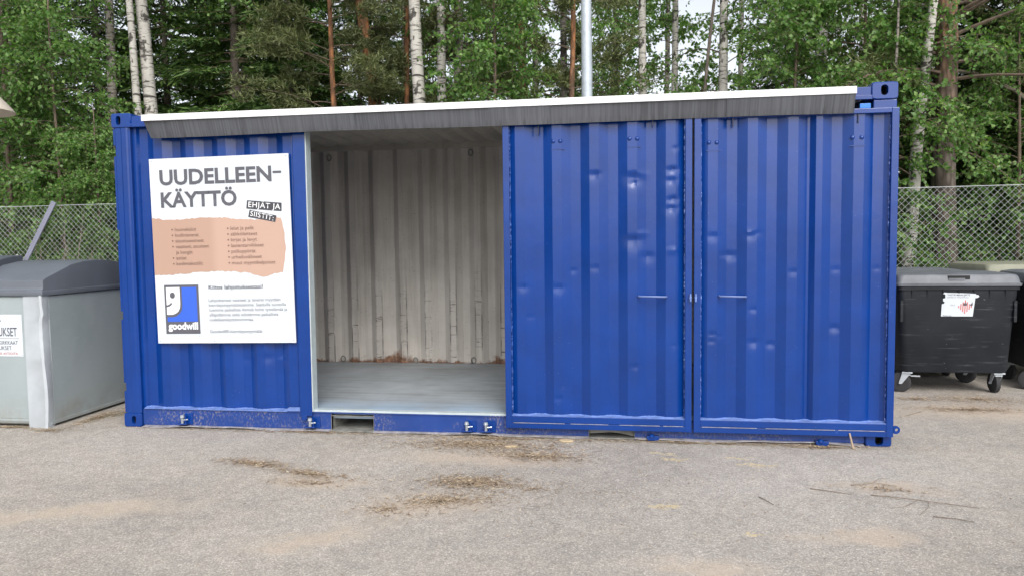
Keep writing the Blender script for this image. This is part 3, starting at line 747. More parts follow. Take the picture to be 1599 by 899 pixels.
btext("VÄRITTÖMÄT/KIRKKAAT", M_ink, -.868, .700, .43, .034, .004); btext("PAKKAUKSET", M_ink, -.930, .655, .245, .034, .004)
btext("EI SÄRKYVÄÄ ASTIOITA", M_redink, -.872, .614, .34, .022, .004)
for u, z in ((-.835, .938), (-.835, .612)):
    m = MB(); dome(m, u+.62, -.008, z, .005, .003); m.make("rivet", M_zinc, pl)

# ================================================================== WHEELED BINS AT THE RIGHT
def rrect(hx, hy, r, z, n=5, cx=0, cy=0):
    out = []
    for sx, sy, a0 in ((1,1,0), (-1,1,90), (-1,-1,180), (1,-1,270)):
        for i in range(n):
            a = math.radians(a0+90*i/(n-1)); out.append((cx+sx*(hx-r)+r*math.cos(a), cy+sy*(hy-r)+r*math.sin(a), z))
    return out
def wheeled_bin(label, loc, rz, body_m, lid_m, H=1.045, sticker=False):
    root = thing("wheeled_bin", label, "waste bin", loc, rz, "four-wheeled waste bins by the fence")
    m = MB(); hy = .36
    m.loops([rrect(.475, hy-.05, .07, .205), rrect(.485, hy-.042, .075, .22), rrect(.515, hy-.008, .06, .86), rrect(.523, hy, .05, .93), rrect(.528, hy, .05, 1.0), rrect(.545, hy+.015, .05, 1.003), rrect(.545, hy+.015, .05, 1.035), rrect(.52, hy-.01, .05, 1.037)])
    for q in range(7):
        x = -.41+q*.137; m.prism([(-hy-.012, 1.002), (-hy+.004, .90), (-hy+.02, .90), (-hy+.02, 1.002)], 'x', x-.006, x+.006)
    for s in (-1, 1): m.box(s*.500-.012, s*.500+.012, -hy-.004, -hy+.03, .70, .90)
    b = m.make("body", body_m, root, smooth=40)
    m = MB()
    m.loops([rrect(.553, hy+.025, .04, 1.038), rrect(.555, hy+.028, .04, 1.062), rrect(.545, hy+.012, .04, 1.066), rrect(.542, hy+.006, .04, 1.085), rrect(.538, hy, .05, 1.12), rrect(.525, hy-.012, .06, 1.142, cy=.002), rrect(.46, hy-.09, .06, 1.158, cy=.02)])
    m.tube([(-.5, hy+.03, 1.075), (.5, hy+.03, 1.075)], .02, 8)
    ld = m.make("lid", lid_m, root, smooth=40)
    m = MB(); m.box(-.098, .098, -hy-.004, -hy+.03, 1.095, 1.136); g = m.make("grip", M_dark, ld, bevel=.004)
    m = MB(); m.box(-.094, .052, -hy-.0085, -hy-.0045, 1.090, 1.112); m.make("grip_bar", lid_m, ld, bevel=.003)
    for sx, sy, tw in ((-1, -1, 1.25), (1, -1, .02), (-1, 1, .4), (1, 1, .9)):
        cx, cy = sx*.405, sy*.26; ca, sa = math.cos(tw), math.sin(tw)
        def W(a, b, z): return (cx+a*ca-b*sa, cy+a*sa+b*ca, z)       # a: across the wheel, b: trailing
        m = MB()
        def hb(a0, a1, b0, b1, z0, z1):
            m.add([W(a0,b0,z0), W(a1,b0,z0), W(a1,b1,z0), W(a0,b1,z0), W(a0,b0,z1), W(a1,b0,z1), W(a1,b1,z1), W(a0,b1,z1)], [(3,2,1,0),(4,5,6,7),(0,1,5,4),(1,2,6,5),(2,3,7,6),(3,0,4,7)])
        hb(-.05, .05, -.045, .045, .192, .206); hb(-.032, .032, -.03, .05, .168, .192)
        for s in (-1, 1):
            m.add([W(s*.034, -.028, .19), W(s*.034, .045, .19), W(s*.034, .075, .085), W(s*.034, .045, .085), W(s*.039, -.028, .19), W(s*.039, .045, .19), W(s*.039, .075, .085), W(s*.039, .045, .085)], [(0,1,2,3),(7,6,5,4),(0,4,5,1),(1,5,6,2),(2,6,7,3),(3,7,4,0)])
        if sx < 0 and sy < 0: hb(-.02, .02, -.11, -.03, .160, .170)
        m.tube([W(-.045, .06, .095), W(.045, .06, .095)], .012, 8)
        cst = m.make("caster", M_post, root, bevel=.001)
        m = MB(); rings = []
        for a, r in ((-.024, .06), (-.024, .085), (-.018, .096), (.018, .096), (.024, .085), (.024, .06)):
            rings.append([W(a, .06+r*math.cos(t), .096+r*math.sin(t)) for t in [2*math.pi*i/20 for i in range(20)]])
        m.loops(rings); m.make("wheel", M_rubber, cst, smooth=40)
    if sticker:
        m = MB(); y = -.3625
        q = [(-.145, .74), (.135, .74), (.148, .925), (.168, .928), (.182, .94), (.172, .955), (.150, .958), (.152, .966), (.05, .972), (-.09, .975), (-.132, .98), (-.138, .966), (-.118, .960), (-.116, .925), (-.136, .92), (-.134, .895), (-.120, .888), (-.122, .874), (-.143, .868)]
        m.prism(q, 'y', y-.0045, y-.003); st = m.make("sticker", M_board, root); st["label"] = "torn white warning sticker with red striped diamond"
        text("lettering", "TÄSTÄ MAALIJÄTE", M_ink, st, -.10, .948, width=.20, height=.016, bold=.01, y=y-.0055); text("lettering", "SEPARAT MÅLAVFALL", M_inkl, st, -.10, .926, width=.19, height=.013, y=y-.0055)
        text("lettering", "1263", M_inkl, st, -.07, .852, width=.04, height=.014, y=y-.0055)
        text("lettering", "Kierto", M_ink, st, -.128, .752, width=.075, height=.013, bold=.01, y=y-.0055)
        m = MB(); cx, cz, R = .062, .842, .068
        m.prism([(cx-R, cz), (cx, cz-R), (cx+R, cz), (cx, cz+R)], 'y', y-.0055, y-.0047); dm = m.make("hazard_diamond", M_board, st)
        m = MB()
        for i in range(-3, 4):
            x = cx+i*.0185; h = R-abs(x-cx)-.003; m.box(x-.0048, x+.0048, y-.0063, y-.0057, cz-h, cz+h)
        m.make("red_stripes", M_red, dm)
        m = MB(); m.prism([(cx-.014, cz+.012), (cx+.012, cz+.012), (cx+.018, cz+.028), (cx+.010, cz+.03), (cx+.004, cz+.05), (cx-.002, cz+.032), (cx-.012, cz+.038), (cx-.018, cz+.024)], 'y', y-.0072, y-.0065)
        m.prism([(.108, .852), (.126, .852), (.128, .868), (.122, .89), (.117, .872), (.106, .866)], 'y', y-.0072, y-.0050); m.make("flame_mark", M_ink, dm)
        an = math.atan(.095); py, pz = -.362, .97; st.rotation_euler = (an, 0, 0)
        st.location = (0, py-(py*math.cos(an)-pz*math.sin(an)), pz-(py*math.sin(an)+pz*math.cos(an)))
    return root
wheeled_bin("black wheeled bin with torn red-diamond sticker, nearest the container", (7.285, 2.31, 0), 0, M_blackbin, M_binlid, sticker=True)
wheeled_bin("black wheeled bin cut off by the right picture edge, beside the stickered bin", (8.56, 2.50, 0), math.radians(-3), M_blackbin, M_binlid)
wheeled_bin("grey-lidded wheeled bin directly behind the stickered black bin", (7.20, 3.20, 0), math.radians(2), M_blackbin, M_binlid)
o = wheeled_bin("olive-lidded wheeled bin, the nearer of the two olive lids behind", (8.42, 3.32, .06), math.radians(9), M_blackbin, M_olive)
o = wheeled_bin("olive-lidded wheeled bin, the farther of the two olive lids behind", (9.62, 3.35, .10), math.radians(7), M_blackbin, M_olive)

# ================================================================== FENCE, POLES
fence = thing("chain_link_fence", "grey chain link fence running behind the container and bins", "fence", (-9, 3.85, 0))
m = MB(); FH = 2.10; st = .0775; w = .0018; LX = 24.0; n = int(LX/st)
def wire(a, b):
    a, b = Vector(a), Vector(b); d = (b-a).normalized(); p = Vector((d.z, 0, -d.x))*w; q = Vector((0, w, 0))
    m.add([a+p, a+q, a-p, a-q, b+p, b+q, b-p, b-q], [(0,1,5,4),(1,2,6,5),(2,3,7,6),(3,0,4,7)])
random.seed(2)
for i in range(-28, n):
    x = i*st; x0, x1 = x, x+FH-.06
    za, zb = .05, FH-.01
    if x0 < 0: za += -x0; x0 = 0
    if x1 > LX: zb -= (x1-LX); x1 = LX
    if zb > za:
        j = random.uniform(-.002, .002)
        wire((x0+j, 0, za), (x1+j, 0, zb)); wire((LX-x0+j, .005, za), (LX-x1+j, .005, zb))
m.make("mesh", M_wire, fence, fixn=False)
m = MB(); m.tube([(x, .0, FH-.008-.010*math.sin(x*1.05)**2) for x in [LX*i/80 for i in range(81)]], .0042, 5); m.make("top_wire", M_wire, fence)
for px in (.2, 3.2, 10.0, 12.9, 19.9, 23.4):
    m = MB(); m.tube([(px, .05, -.1), (px, .05, FH+.03)], .026, 10); m.make("post", M_galv, fence, smooth=50)
lp = thing("leaning_rail", "pale grey flat metal rail leaning on the fence above the collection bin", "metal rail", (-4.95, 3.74, 0))
m = MB(); m.add([(0,-.05,0), (.07,-.05,0), (.07,-.03,0), (0,-.03,0), (1.20,.055,2.15), (1.265,.055,2.12), (1.265,.075,2.12), (1.20,.075,2.15)], [(3,2,1,0),(4,5,6,7),(0,1,5,4),(1,2,6,5),(2,3,7,6),(3,0,4,7)])
rail = m.make("rail", plain("pale_lilac_steel", (.22, .23, .30), .5, var=.08), lp)
m = MB(); m.tube([(.57,-.06,1.0), (.60,-.06,1.25), (.65,-.06,1.36), (.72,-.06,1.40), (.80,-.06,1.34), (.85,-.06,1.22), (.88,-.06,1.0)], .012, 6); m.make("wire_loop", M_deadtwig if False else plain("white_wire", (.6, .6, .58), .5), lp, smooth=60)

pole = thing("lamp_pole", "tall galvanised steel lamp pole rising behind the container's middle", "pole", (3.72, 3.30, 0))
m = MB(); m.tube([(0,0,-.2), (.012,0,3.5), (-.02,0,9)], [.072, .0635, .042], 20); m.make("shaft", M_galv, pole, smooth=50)
m = MB(); m.tube([(0,0,0), (0,0,.25)], .085, 16); m.make("sleeve", M_galv, pole, smooth=50)
m = MB(); m.tube([(-.02,0,8.9), (-.02,-.4,9.2), (-.02,-1.1,9.3)], .03, 8); m.make("arm", M_galv, pole, smooth=50)
m = MB(); m.box(-.14, .10, -1.7, -1.05, 9.24, 9.36); m.make("lamp_head", M_galv, pole, bevel=.03)
lamp = thing("dome_lamp", "cream dome lamp shade cut off at the left picture edge among the birches", "lamp", (-2.87, 1.6, .045))
m = MB(); m.tube([(0,0,-.1), (0,0,3.3)], [.06, .045], 12); m.make("pole", M_galv, lamp, smooth=50)
m = MB(); rings = []
for r, z in ((.02, 3.30), (.14, 3.27), (.25, 3.17), (.35, 3.06), (.415, 2.985), (.44, 2.945), (.432, 2.940), (.40, 2.98), (.34, 3.05), (.24, 3.15), (.13, 3.25), (.02, 3.28)):
    rings.append([(r*math.cos(t), r*math.sin(t), z) for t in [2*math.pi*i/32 for i in range(32)]])
m.loops(rings); m.make("shade", M_cream, lamp, smooth=50)

# ================================================================== TREES AND UNDERGROWTH
rnd = random.Random(17)
def rv(s=1): return Vector((rnd.uniform(-s, s), rnd.uniform(-s, s), rnd.uniform(-s, s)))
def leaf(mb, p, d, L, W, n=None):
    d = d.normalized(); n = n or rv()
    s = d.cross(n)
    if s.length < 1e-4: s = d.cross(Vector((.3, .5, .8)))
    s = s.normalized()*(W/2); q = p+d*(L*.42)
    o = len(mb.v); mb.v += [tuple(p), tuple(q+s), tuple(p+d*L), tuple(q-s)]; mb.f.append((o, o+1, o+2, o+3)); mb.mi.append(mb.cur)
def trunk_line(H, wob=.03):
    a, b = rnd.uniform(0, 6), rnd.uniform(0, 6)
    def P(z): return Vector((wob*math.sin(z*.55+a)+wob*.4*math.sin(z*1.7+b), wob*math.cos(z*.6+b), z))
    return P
def trunk_mesh(name, P, H, r, mat, parent, limbs=(), top=.25, lmat=None):
    m = MB(); zs = [-.3, 0, .15, .4]+[.4+(H-.4)*i/14 for i in range(1, 15)]
    m.tube([P(z) for z in zs], [r*(1.35 if z < .05 else 1.2 if z < .2 else 1.07 if z < .5 else 1-(1-top)*z/H) for z in zs], 12)
    o = m.make(name, mat, parent, smooth=60, fixn=False)
    if limbs:
        m = MB()
        for pts, rads in limbs: m.tube(pts, rads, 5)
        m.make("limbs", lmat or M_twig, parent, smooth=60, fixn=False)
    return o
def branch_curve(P, z, az, L, rise, droop, n=7):
    pts = []; p = P(z); dx = Vector((math.cos(az), math.sin(az), 0)); k1 = rnd.uniform(-.12, .12); per = Vector((-dx.y, dx.x, 0))
    for i in range(n+1):
        t = i/n; pts.append(p+dx*(L*t)+per*(L*k1*math.sin(t*3))+Vector((0, 0, L*(rise*t-droop*t*t))))
    return pts
def at(pts, t):
    f = t*(len(pts)-1); i = min(int(f), len(pts)-2); return pts[i].lerp(pts[i+1], f-i)
def birch(label, H, r, zlo, zhi, nb, reach, bark, kind="birch_tree", cat="birch", group=None, lsize=.066, twigs=13, per=12, mat=None):
    root = thing(kind, label, cat, group=group); P = trunk_line(H); limbs = []
    cr = MB()
    for i in range(nb):
        z = zlo+(zhi-zlo)*((i+rnd.random())/nb); az = rnd.uniform(0, 6.283); L = reach*rnd.uniform(.55, 1.1)*(1-.45*z/H)
        pts = branch_curve(P, z, az, L, rnd.uniform(.25, .8), rnd.uniform(.35, .9)); rb = max(.006, r*.16*L/reach)
        limbs.append((pts, [rb*(1-.8*j/len(pts)) for j in range(len(pts))]))
        for q in range(twigs):
            t = rnd.uniform(.22, 1.0); p = at(pts, t); d = (Vector((math.cos(az), math.sin(az), 0))*.6+rv(1)); d.z = d.z*.6-.15; d.normalize()
            tl = rnd.uniform(.25, .6)*(.7+reach*.15); tw = [p+d*(tl*s/3)+Vector((0, 0, -.30*tl*(s/3)**2)) for s in range(4)]
            cr.cur = 0; cr.tube(tw, [.004, .003, .0025, .0015], 3, cap=False); cr.cur = 1
            for s in range(per):
                b = at(tw, (s+rnd.random())/per)
                leaf(cr, b, (rv(1)+d*.3+Vector((0, 0, -.35))), lsize*rnd.uniform(.7, 1.25), lsize*rnd.uniform(.55, .85))
    trunk_mesh("trunk", P, H, r, bark, root, limbs)
    cr.make("crown", [M_twig, mat or M_birchleaf], root, fixn=False); return root
def spruce(label, H, r, group=None, reach=2.3, zmax=9, zlo=.3):
    root = thing("spruce_tree", label, "spruce", group=group); P = trunk_line(H, .02); limbs = []; cr = MB(); z = zlo
    while z < min(H-.5, zmax):
        for q in range(6):
            az = rnd.uniform(0, 6.283); L = max(.4, reach*(1-z/H)*rnd.uniform(.75, 1.15)); pts = branch_curve(P, z+rnd.uniform(-.1, .1), az, L, -.10, .22, 6)
            pts = [p+Vector((0, 0, .22*L*max(0, (i/6-.55))**1.5)) for i, p in enumerate(pts)]
            limbs.append((pts, [.018*(1-.8*i/7) for i in range(7)]))
            dx = Vector((math.cos(az), math.sin(az), 0)); per = Vector((-dx.y, dx.x, 0)); n = int(L/.085)
            for i in range(n):
                t = .18+.82*i/n; p = at(pts, t)
                for s in (-1, 1):
                    sl = (.10+.42*math.sin(min(1, (1-t)*1.5+.12)*1.57))*rnd.uniform(.6, 1.1)
                    d = (per*s*.85+dx*.65+Vector((0, 0, rnd.uniform(-.55, -.05)))).normalized(); nn = max(1, int(sl/.10))
                    for g in range(nn):
                        b = p+d*(sl*g/nn)
                        leaf(cr, b, d+rv(.25), sl/nn*1.6+.04, .040, Vector((0, 0, 1))+rv(.7))
                        leaf(cr, b, d+per*s*.3+rv(.6), .11, .024)
                        leaf(cr, b, d-dx*.5+rv(.6), .10, .022)
        z += .30
    trunk_mesh("trunk", P, H, r, M_greybark, root, limbs, top=.1)
    cr.make("crown", M_spruce, root, fixn=False); return root
def pine(label, H, r, zlo, zhi, nb, reach, group=None, tufts=22, bark=None):
    root = thing("pine_tree", label, "pine", group=group); P = trunk_line(H, .06); limbs = []; cr = MB()
    for i in range(nb):
        z = zlo+(zhi-zlo)*((i+rnd.random())/nb); az = rnd.uniform(0, 6.283); L = reach*rnd.uniform(.5, 1.1)
        pts = branch_curve(P, z, az, L, rnd.uniform(.05, .5), rnd.uniform(.1, .4)); limbs.append((pts, [max(.006, r*.17)*(1-.75*j/8) for j in range(8)]))
        for q in range(tufts):
            t = rnd.uniform(.35, 1); p = at(pts, t)+rv(.22*L*.5); d0 = (Vector((math.cos(az), math.sin(az), .35))+rv(.8)).normalized()
            for g in range(3):
                b = p+d0*(.07*g)
                for h in range(9):
                    leaf(cr, b, d0*.8+rv(1), rnd.uniform(.08, .13), .015)
    trunk_mesh("trunk", P, H, r, bark or M_pinebark, root, limbs, top=.35)
    cr.make("crown", M_pine, root, fixn=False); return root
def bush(label, R, H, nl, group=None, mat=None, lsize=.06, kind="leafy_shrub"):
    root = thing(kind, label, "shrub", group=group); st = MB(); cr = MB()
    for i in range(16):
        az = rnd.uniform(0, 6.283); L = R*rnd.uniform(.4, 1); h = H*rnd.uniform(.55, 1)
        pts = [Vector((math.cos(az)*L*t**1.2, math.sin(az)*L*t**1.2, h*t-.02)) for t in [j/5 for j in range(6)]]; st.tube(pts, [.012*(1-.14*j) for j in range(6)], 4)
        for q in range(nl//16):
            b = at(pts, rnd.uniform(.12, 1))+rv(1)*R*.27; b.z = abs(b.z)
            leaf(cr, b, rv(1)+Vector((0, 0, -.2)), lsize*rnd.uniform(.6, 1.3), lsize*rnd.uniform(.45, .75))
    st.make("stems", M_twig, root, fixn=False); cr.make("foliage", mat or M_bushleaf, root, fixn=False); return root

TX = {8: (-5.44, -8.14), 175: (-3.6, -5.79), 212: (-3.21, -5.28), 232: (-3.0, -5.01), 582: (.55, -.46), 632: (1.03, .15), 650: (1.2, .37), 692: (1.6, .88), 712: (1.79, 1.12), 820: (2.78, 2.4), 882: (3.35, 3.12), 1003: (4.41, 4.49), 1052: (4.84, 5.03), 1128: (5.49, 5.86), 1281: (6.76, 7.49), 1480: (8.34, 9.52), 1450: (8.11, 9.22)}
def stand(o, col, Y, lean=0, dx=0, sc=1, spin=None):
    a, b = TX[col]; x = a+(b-a)*(Y-5)/3+dx
    o.rotation_euler = (0, math.atan(lean), 0); o.location = (x-lean*4.2*1, Y, 0); o.scale = (sc,)*3
    return o
# trees of the front row, one by one
stand(birch("slim white birch trunk, left one of the close pair by the container's left end", 13, .080, 5.6, 11, 22, 1.9, M_birch), 212, 6.0, -.05)
stand(birch("thick white birch with dark marks, right one of the pair by the container's left end", 14, .135, 5.6, 12, 26, 2.2, M_birch), 232, 6.25, -.065)
stand(birch("grey-barked birch half hidden by leaves, left of the white birch pair", 12, .11, 2.2, 10, 36, 2.1, M_birchgrey), 175, 7.0)
stand(birch("grey and black marked birch trunk at the left picture edge behind the fence", 12, .14, 3.2, 10, 30, 2.2, M_birchgrey), 8, 6.6, .02)
stand(pine("orange-barked pine standing clear left of the brightest birch", 14, .125, 2.4, 9, 26, 1.6), 582, 7.0, -.09)
stand(pine("thin orange pine trunk right behind the brightest birch", 13, .075, 3.6, 10, 20, 1.4), 632, 9.0)
stand(birch("brightest white birch with black scars, rising over the container's open bay", 14, .118, 5.6, 12, 20, 2.0, M_birch), 650, 5.6, -.02)
stand(birch("straight pale birch, left trunk of the forked-looking pair right of the brightest birch", 13, .10, 4.4, 11, 24, 2.0, M_birch), 692, 7.0)
stand(birch("thin pale birch, right trunk of the forked-looking pair right of the brightest birch", 13, .078, 4.4, 11, 22, 1.8, M_birchgrey), 712, 7.2, .06)
stand(pine("reddish pine trunk in hanging birch leaves, left of the steel pole", 13, .095, 3.0, 10, 26, 1.6), 820, 8.5)
stand(birch("dark grey birch trunk close to the steel pole on its left", 12, .085, 2.8, 10, 32, 1.9, M_birchgrey), 882, 8.0)
stand(birch("white-patched birch, first trunk to the right of the steel pole", 13, .095, 2.4, 11, 36, 2.0, M_birch), 1003, 8.0)
stand(birch("pale birch, second trunk to the right of the steel pole", 13, .085, 2.4, 11, 36, 2.0, M_birch), 1052, 9.0)
stand(birch("white birch with brown stem beside it, third pale trunk right of the steel pole", 13, .105, 2.4, 11, 34, 2.0, M_birch), 1128, 8.0)
stand(birch("thin brown stem leaning on the third pale birch right of the pole", 10, .045, 2.6, 9, 20, 1.3, M_greybark, kind="slender_tree", cat="tree"), 1128, 7.8, .08, dx=-.25)
stand(pine("dark thin pine trunk left of the birch near the container's right corner", 12, .06, 2.6, 9, 20, 1.3, bark=M_greybark), 1281, 8.5, dx=-.42)
stand(birch("white birch rising just left of the container's upper right corner", 13, .12, 3.0, 11, 30, 2.1, M_birch), 1281, 7.0)
stand(pine("thick brown pine trunk standing behind the fence above the stickered bin", 14, .17, 3.3, 8, 34, 2.4, bark=M_oldpine), 1480, 5.9)
stand(birch("short white birch trunk at the foot of the thick brown pine", 8, .10, 1.7, 6.5, 26, 1.6, M_birch), 1450, 5.6, .06, dx=.0)
stand(birch("thin grey sapling stem beside the container's right edge", 7, .03, 1.0, 6, 24, 1.2, M_birchgrey), 1450, 5.2, .03, dx=-.42)
# bare curved bough at the upper right
dead = thing("dead_bough", "bare brown bough arching down at the upper right among dark spruces", "branch", (10.15, 6.9, 0))
m = MB(); m.tube([(-1.25, .1, 4.10), (-.7, 0, 4.0), (-.1, 0, 3.70), (.45, -.05, 3.2), (.8, 0, 2.5), (.95, .1, 1.2), (.95, .1, -.2)], [.022, .03, .036, .042, .05, .055, .06], 8); m.make("bough", M_deadtwig, dead, smooth=60)
m = MB()
for a, b in (((.1, -.02, 3.55), (.05, -.3, 2.7)), ((.5, -.05, 3.1), (.1, -.4, 2.5)), ((-.4, 0, 3.85), (-.5, -.3, 3.3)), ((.8, 0, 2.4), (.2, -.4, 1.9))):
    a, b = Vector(a), Vector(b); m.tube([a, a.lerp(b, .4)+rv(.06), a.lerp(b, .7)+rv(.08), b], [.012, .009, .007, .004], 5)
m.make("twigs", M_deadtwig, dead, fixn=False)
# leafy young birches in front of the trunks
s1 = birch("bright leafy young birch by the left picture edge above the collection bin", 6.5, .045, .8, 6.0, 74, 1.6, M_twig, twigs=14, per=14, lsize=.068); s1.location = (-5.35, 4.9, 0)
s2 = birch("low leafy young birch behind the fence between collection bin and container", 5.5, .04, .5, 5.0, 70, 1.3, M_twig, twigs=14, per=14, lsize=.066); s2.location = (-4.55, 4.95, 0); s2.rotation_euler = (0, 0, 1)
s3 = birch("young birch with hanging bluish leaves left of the steel pole", 6.4, .04, 2.2, 6.0, 54, 1.2, M_twig, twigs=14, per=14, lsize=.066); s3.location = (2.25, 5.5, 0)
dup(s2, (-3.75, 4.75, 0), (0, 0, 2.4), .66, "smallest leafy birch behind the fence, tucked against the container's left end")
dup(s1, (7.55, 5.9, -.2), (0, 0, 2.1), .98, "full leafy young birch just right of the container's upper right corner")
dup(s2, (9.85, 6.3, 0), (0, 0, .4), .95, "leafy young birch in front of dark spruces, right of the thick brown pine")
dup(s2, (6.55, 5.6, .2), (0, 0, 4.2), .95, "small leafy birch peeping over the roof left of the container's right corner")
dup(s1, (-6.6, 5.6, 0), (0, 0, 3.7), 1.0, "leafy young birch partly cut off at the left picture edge")
# conifers
sp1 = spruce("dark drooping spruce filling the gap right of the white birch pair", 12, .13, reach=2.5); sp1.location = (-3.2, 8.0, 0)
sp2 = spruce("lower dense spruce in front of its taller neighbour over the blue sign wall", 9, .10, reach=2.3); sp2.location = (-1.75, 7.3, 0)
pn1 = pine("bushy young pine with grey-green needles over the open bay's left half", 7, .07, .8, 6.2, 46, 1.5, tufts=34); pn1.location = (-.55, 6.2, 0)
dup(pn1, (.35, 7.6, 0), (0, 0, 2), 1.05, "bushy young pine behind the clear orange pine trunk")
dup(pn1, (3.3, 7.0, 1.6), (0, 0, 4), .9, "pine crown hanging close to the steel pole's left side")
dup(sp1, (10.9, 8.3, 0), (0, 0, 1.2), 1.0, "dark spruce at the upper right behind the arching bough")
dup(sp2, (9.6, 8.6, 0), (0, 0, 2.9), 1.1, "dark spruce right behind the thick brown pine")
dup(sp1, (13.0, 7.2, 0), (0, 0, 4.2), .9, "dark spruce cut off by the right picture edge")
dup(sp1, (-7.3, 9.6, 0), (0, 0, .6), 1.0, "dark spruce behind the leafy birches at the far left")
dup(sp2, (-5.4, 9.2, 0), (0, 0, 5), 1.15, "dark spruce behind the grey-barked birch at the left")
dup(pn1, (11.0, 6.3, 2.4), (0, 0, 1), 1.0, "yellowish pine crown at the upper right corner")
# rear of the belt
g_back = "trees in the rear of the belt"
bb1 = birch("leafy birch in the rear of the tree belt, seen only between nearer trunks", 13, .09, 2.5, 11.5, 40, 2.2, M_birchgrey, group=g_back, lsize=.095, twigs=14, per=10); bb1.location = (4.0, 11.5, 0)
bb2 = birch("leafy birch in the rear of the tree belt, seen only between nearer trunks", 12, .08, 2.0, 11, 40, 2.1, M_birch, group=g_back, lsize=.095, twigs=14, per=10); bb2.location = (6.6, 11.0, 0)
rng = random.Random(4)
for x, y, s in ((5.3, 14.2, 1.05), (.5, 11.0, 1), (2.3, 10.5, 1), (1.2, 14.0, 1.1), (3.2, 15.5, 1.1), (9.8, 13.5, 1.0), (-1.0, 12, 1), (-8.5, 12.5, 1), (12.4, 11.5, 1), (10.2, 17, 1.1), (3.9, 19.5, 1.15), (-3.0, 12.5, 1)):
    dup(bb1 if rng.random() < .5 else bb2, (x, y, -.1), (0, 0, rng.uniform(0, 6)), s)
lab_s = "dark spruce in the rear of the tree belt, seen only as shade between nearer trees"
for x, y, s in ((-10.0, 11.0, 1.1), (-12.5, 13, 1.2), (-4.0, 13.5, 1.2), (-6.4, 14.5, 1.25), (-1.6, 10.5, 1.0), (.2, 16.5, 1.2), (-2.2, 17, 1.25), (11.8, 12.5, 1.15), (13.8, 11.0, 1.1), (14.8, 15, 1.25), (9.2, 19, 1.2), (12.2, 17.5, 1.2), (-9.5, 17.5, 1.3), (16.5, 12, 1.1), (-14, 9.5, 1.1), (16, 8.5, 1.0)):
    dup(sp1 if rng.random() < .5 else sp2, (x, y, -.1), (0, 0, rng.uniform(0, 6)), s, lab_s, g_back)
lab_l = "unseen dark spruce beyond the left edge, added to darken door reflections"  # unseen row, added so the left-facing door slopes reflect something dark
for x, y, sc in ((-13.5, -13, 1.1), (-15, -10.2, 1.2), (-14, -7.4, 1.1), (-15.5, -4.6, 1.25), (-13.8, -2.0, 1.1), (-15, .8, 1.2), (-13, 3.8, 1.1), (-16.5, -8.6, 1.3)):
    dup(sp1 if rng.random() < .5 else sp2, (x, y, -.1), (0, 0, rng.uniform(0, 6)), sc, lab_l, "unseen spruces added to darken door reflections")
# shrubs behind the fence
b1_ = bush("round green shrub behind the fence beside the container's left end", .9, 1.7, 2600); b1_.location = (-2.55, 4.75, 0)
b2_ = bush("low dark green shrub behind the fence under the left birches", .8, 1.2, 2000); b2_.location = (-4.1, 4.8, 0)
dup(b1_, (-5.5, 4.9, 0), (0, 0, 2), .95, "green shrub behind the fence above the collection bin's hatch")
dup(b2_, (6.75, 4.9, 0), (0, 0, 1), .9, "green shrub behind the fence right beside the container's right end")
dup(b1_, (9.45, 5.6, .1), (0, 0, 3), .9, "green shrub on the bank behind the fence, right of the brown pine")
dup(b2_, (10.3, 5.2, .5), (0, 0, 5), 1.0, "low green shrub on the grassy bank at the right edge")
dup(b1_, (8.3, 7.0, .1), (0, 0, 4), 1.2, "dark shrub deep behind the short birch trunk at the right")
dup(b1_, (-3.7, 6.6, 0), (0, 0, 5), 1.25, "tall shrub in the shade behind the left fence")
dup(b2_, (-6.6, 6.2, 0), (0, 0, 1.3), 1.5, "shrub in the shade behind the fence at the far left")
dup(b1_, (11.4, 6.6, .7), (0, 0, 1.9), 1.2, "tall shrub on top of the bank at the right edge")
# dry sticks against the left fence
ds = thing("dry_sticks", "tangle of bare dry sticks behind the left fence next to the leaning rail", "dead branches", (-4.0, 4.25, 0))
m = MB()
for i in range(26):
    a = Vector((rnd.uniform(-.6, .7), rnd.uniform(-.1, .3), 0)); b = a+Vector((rnd.uniform(-.7, .7), rnd.uniform(-.2, .2), rnd.uniform(1.0, 2.2)))
    m.tube([a, a.lerp(b, .35)+rv(.1), a.lerp(b, .7)+rv(.14), b], [.011, .009, .006, .003], 4)
m.make("sticks", M_deadtwig, ds, fixn=False)
# grass and herbs behind the fence
m = MB()
for i in range(15000):
    x = rnd.uniform(-9, 14); y = 4.0+abs(rnd.gauss(0, 1.6))
    if 0 < x < 6 and rnd.random() < .6: continue
    z = soil_h(x, y)-.02; h = rnd.uniform(.12, .42)*(1.3 if x > 8.3 else 1)
    d = Vector((rnd.uniform(-.5, .5), rnd.uniform(-.5, .5), 1)); leaf(m, Vector((x, y, z)), d, h, .014)
tag(m.make("grass", M_grass, fixn=False), kind="stuff")

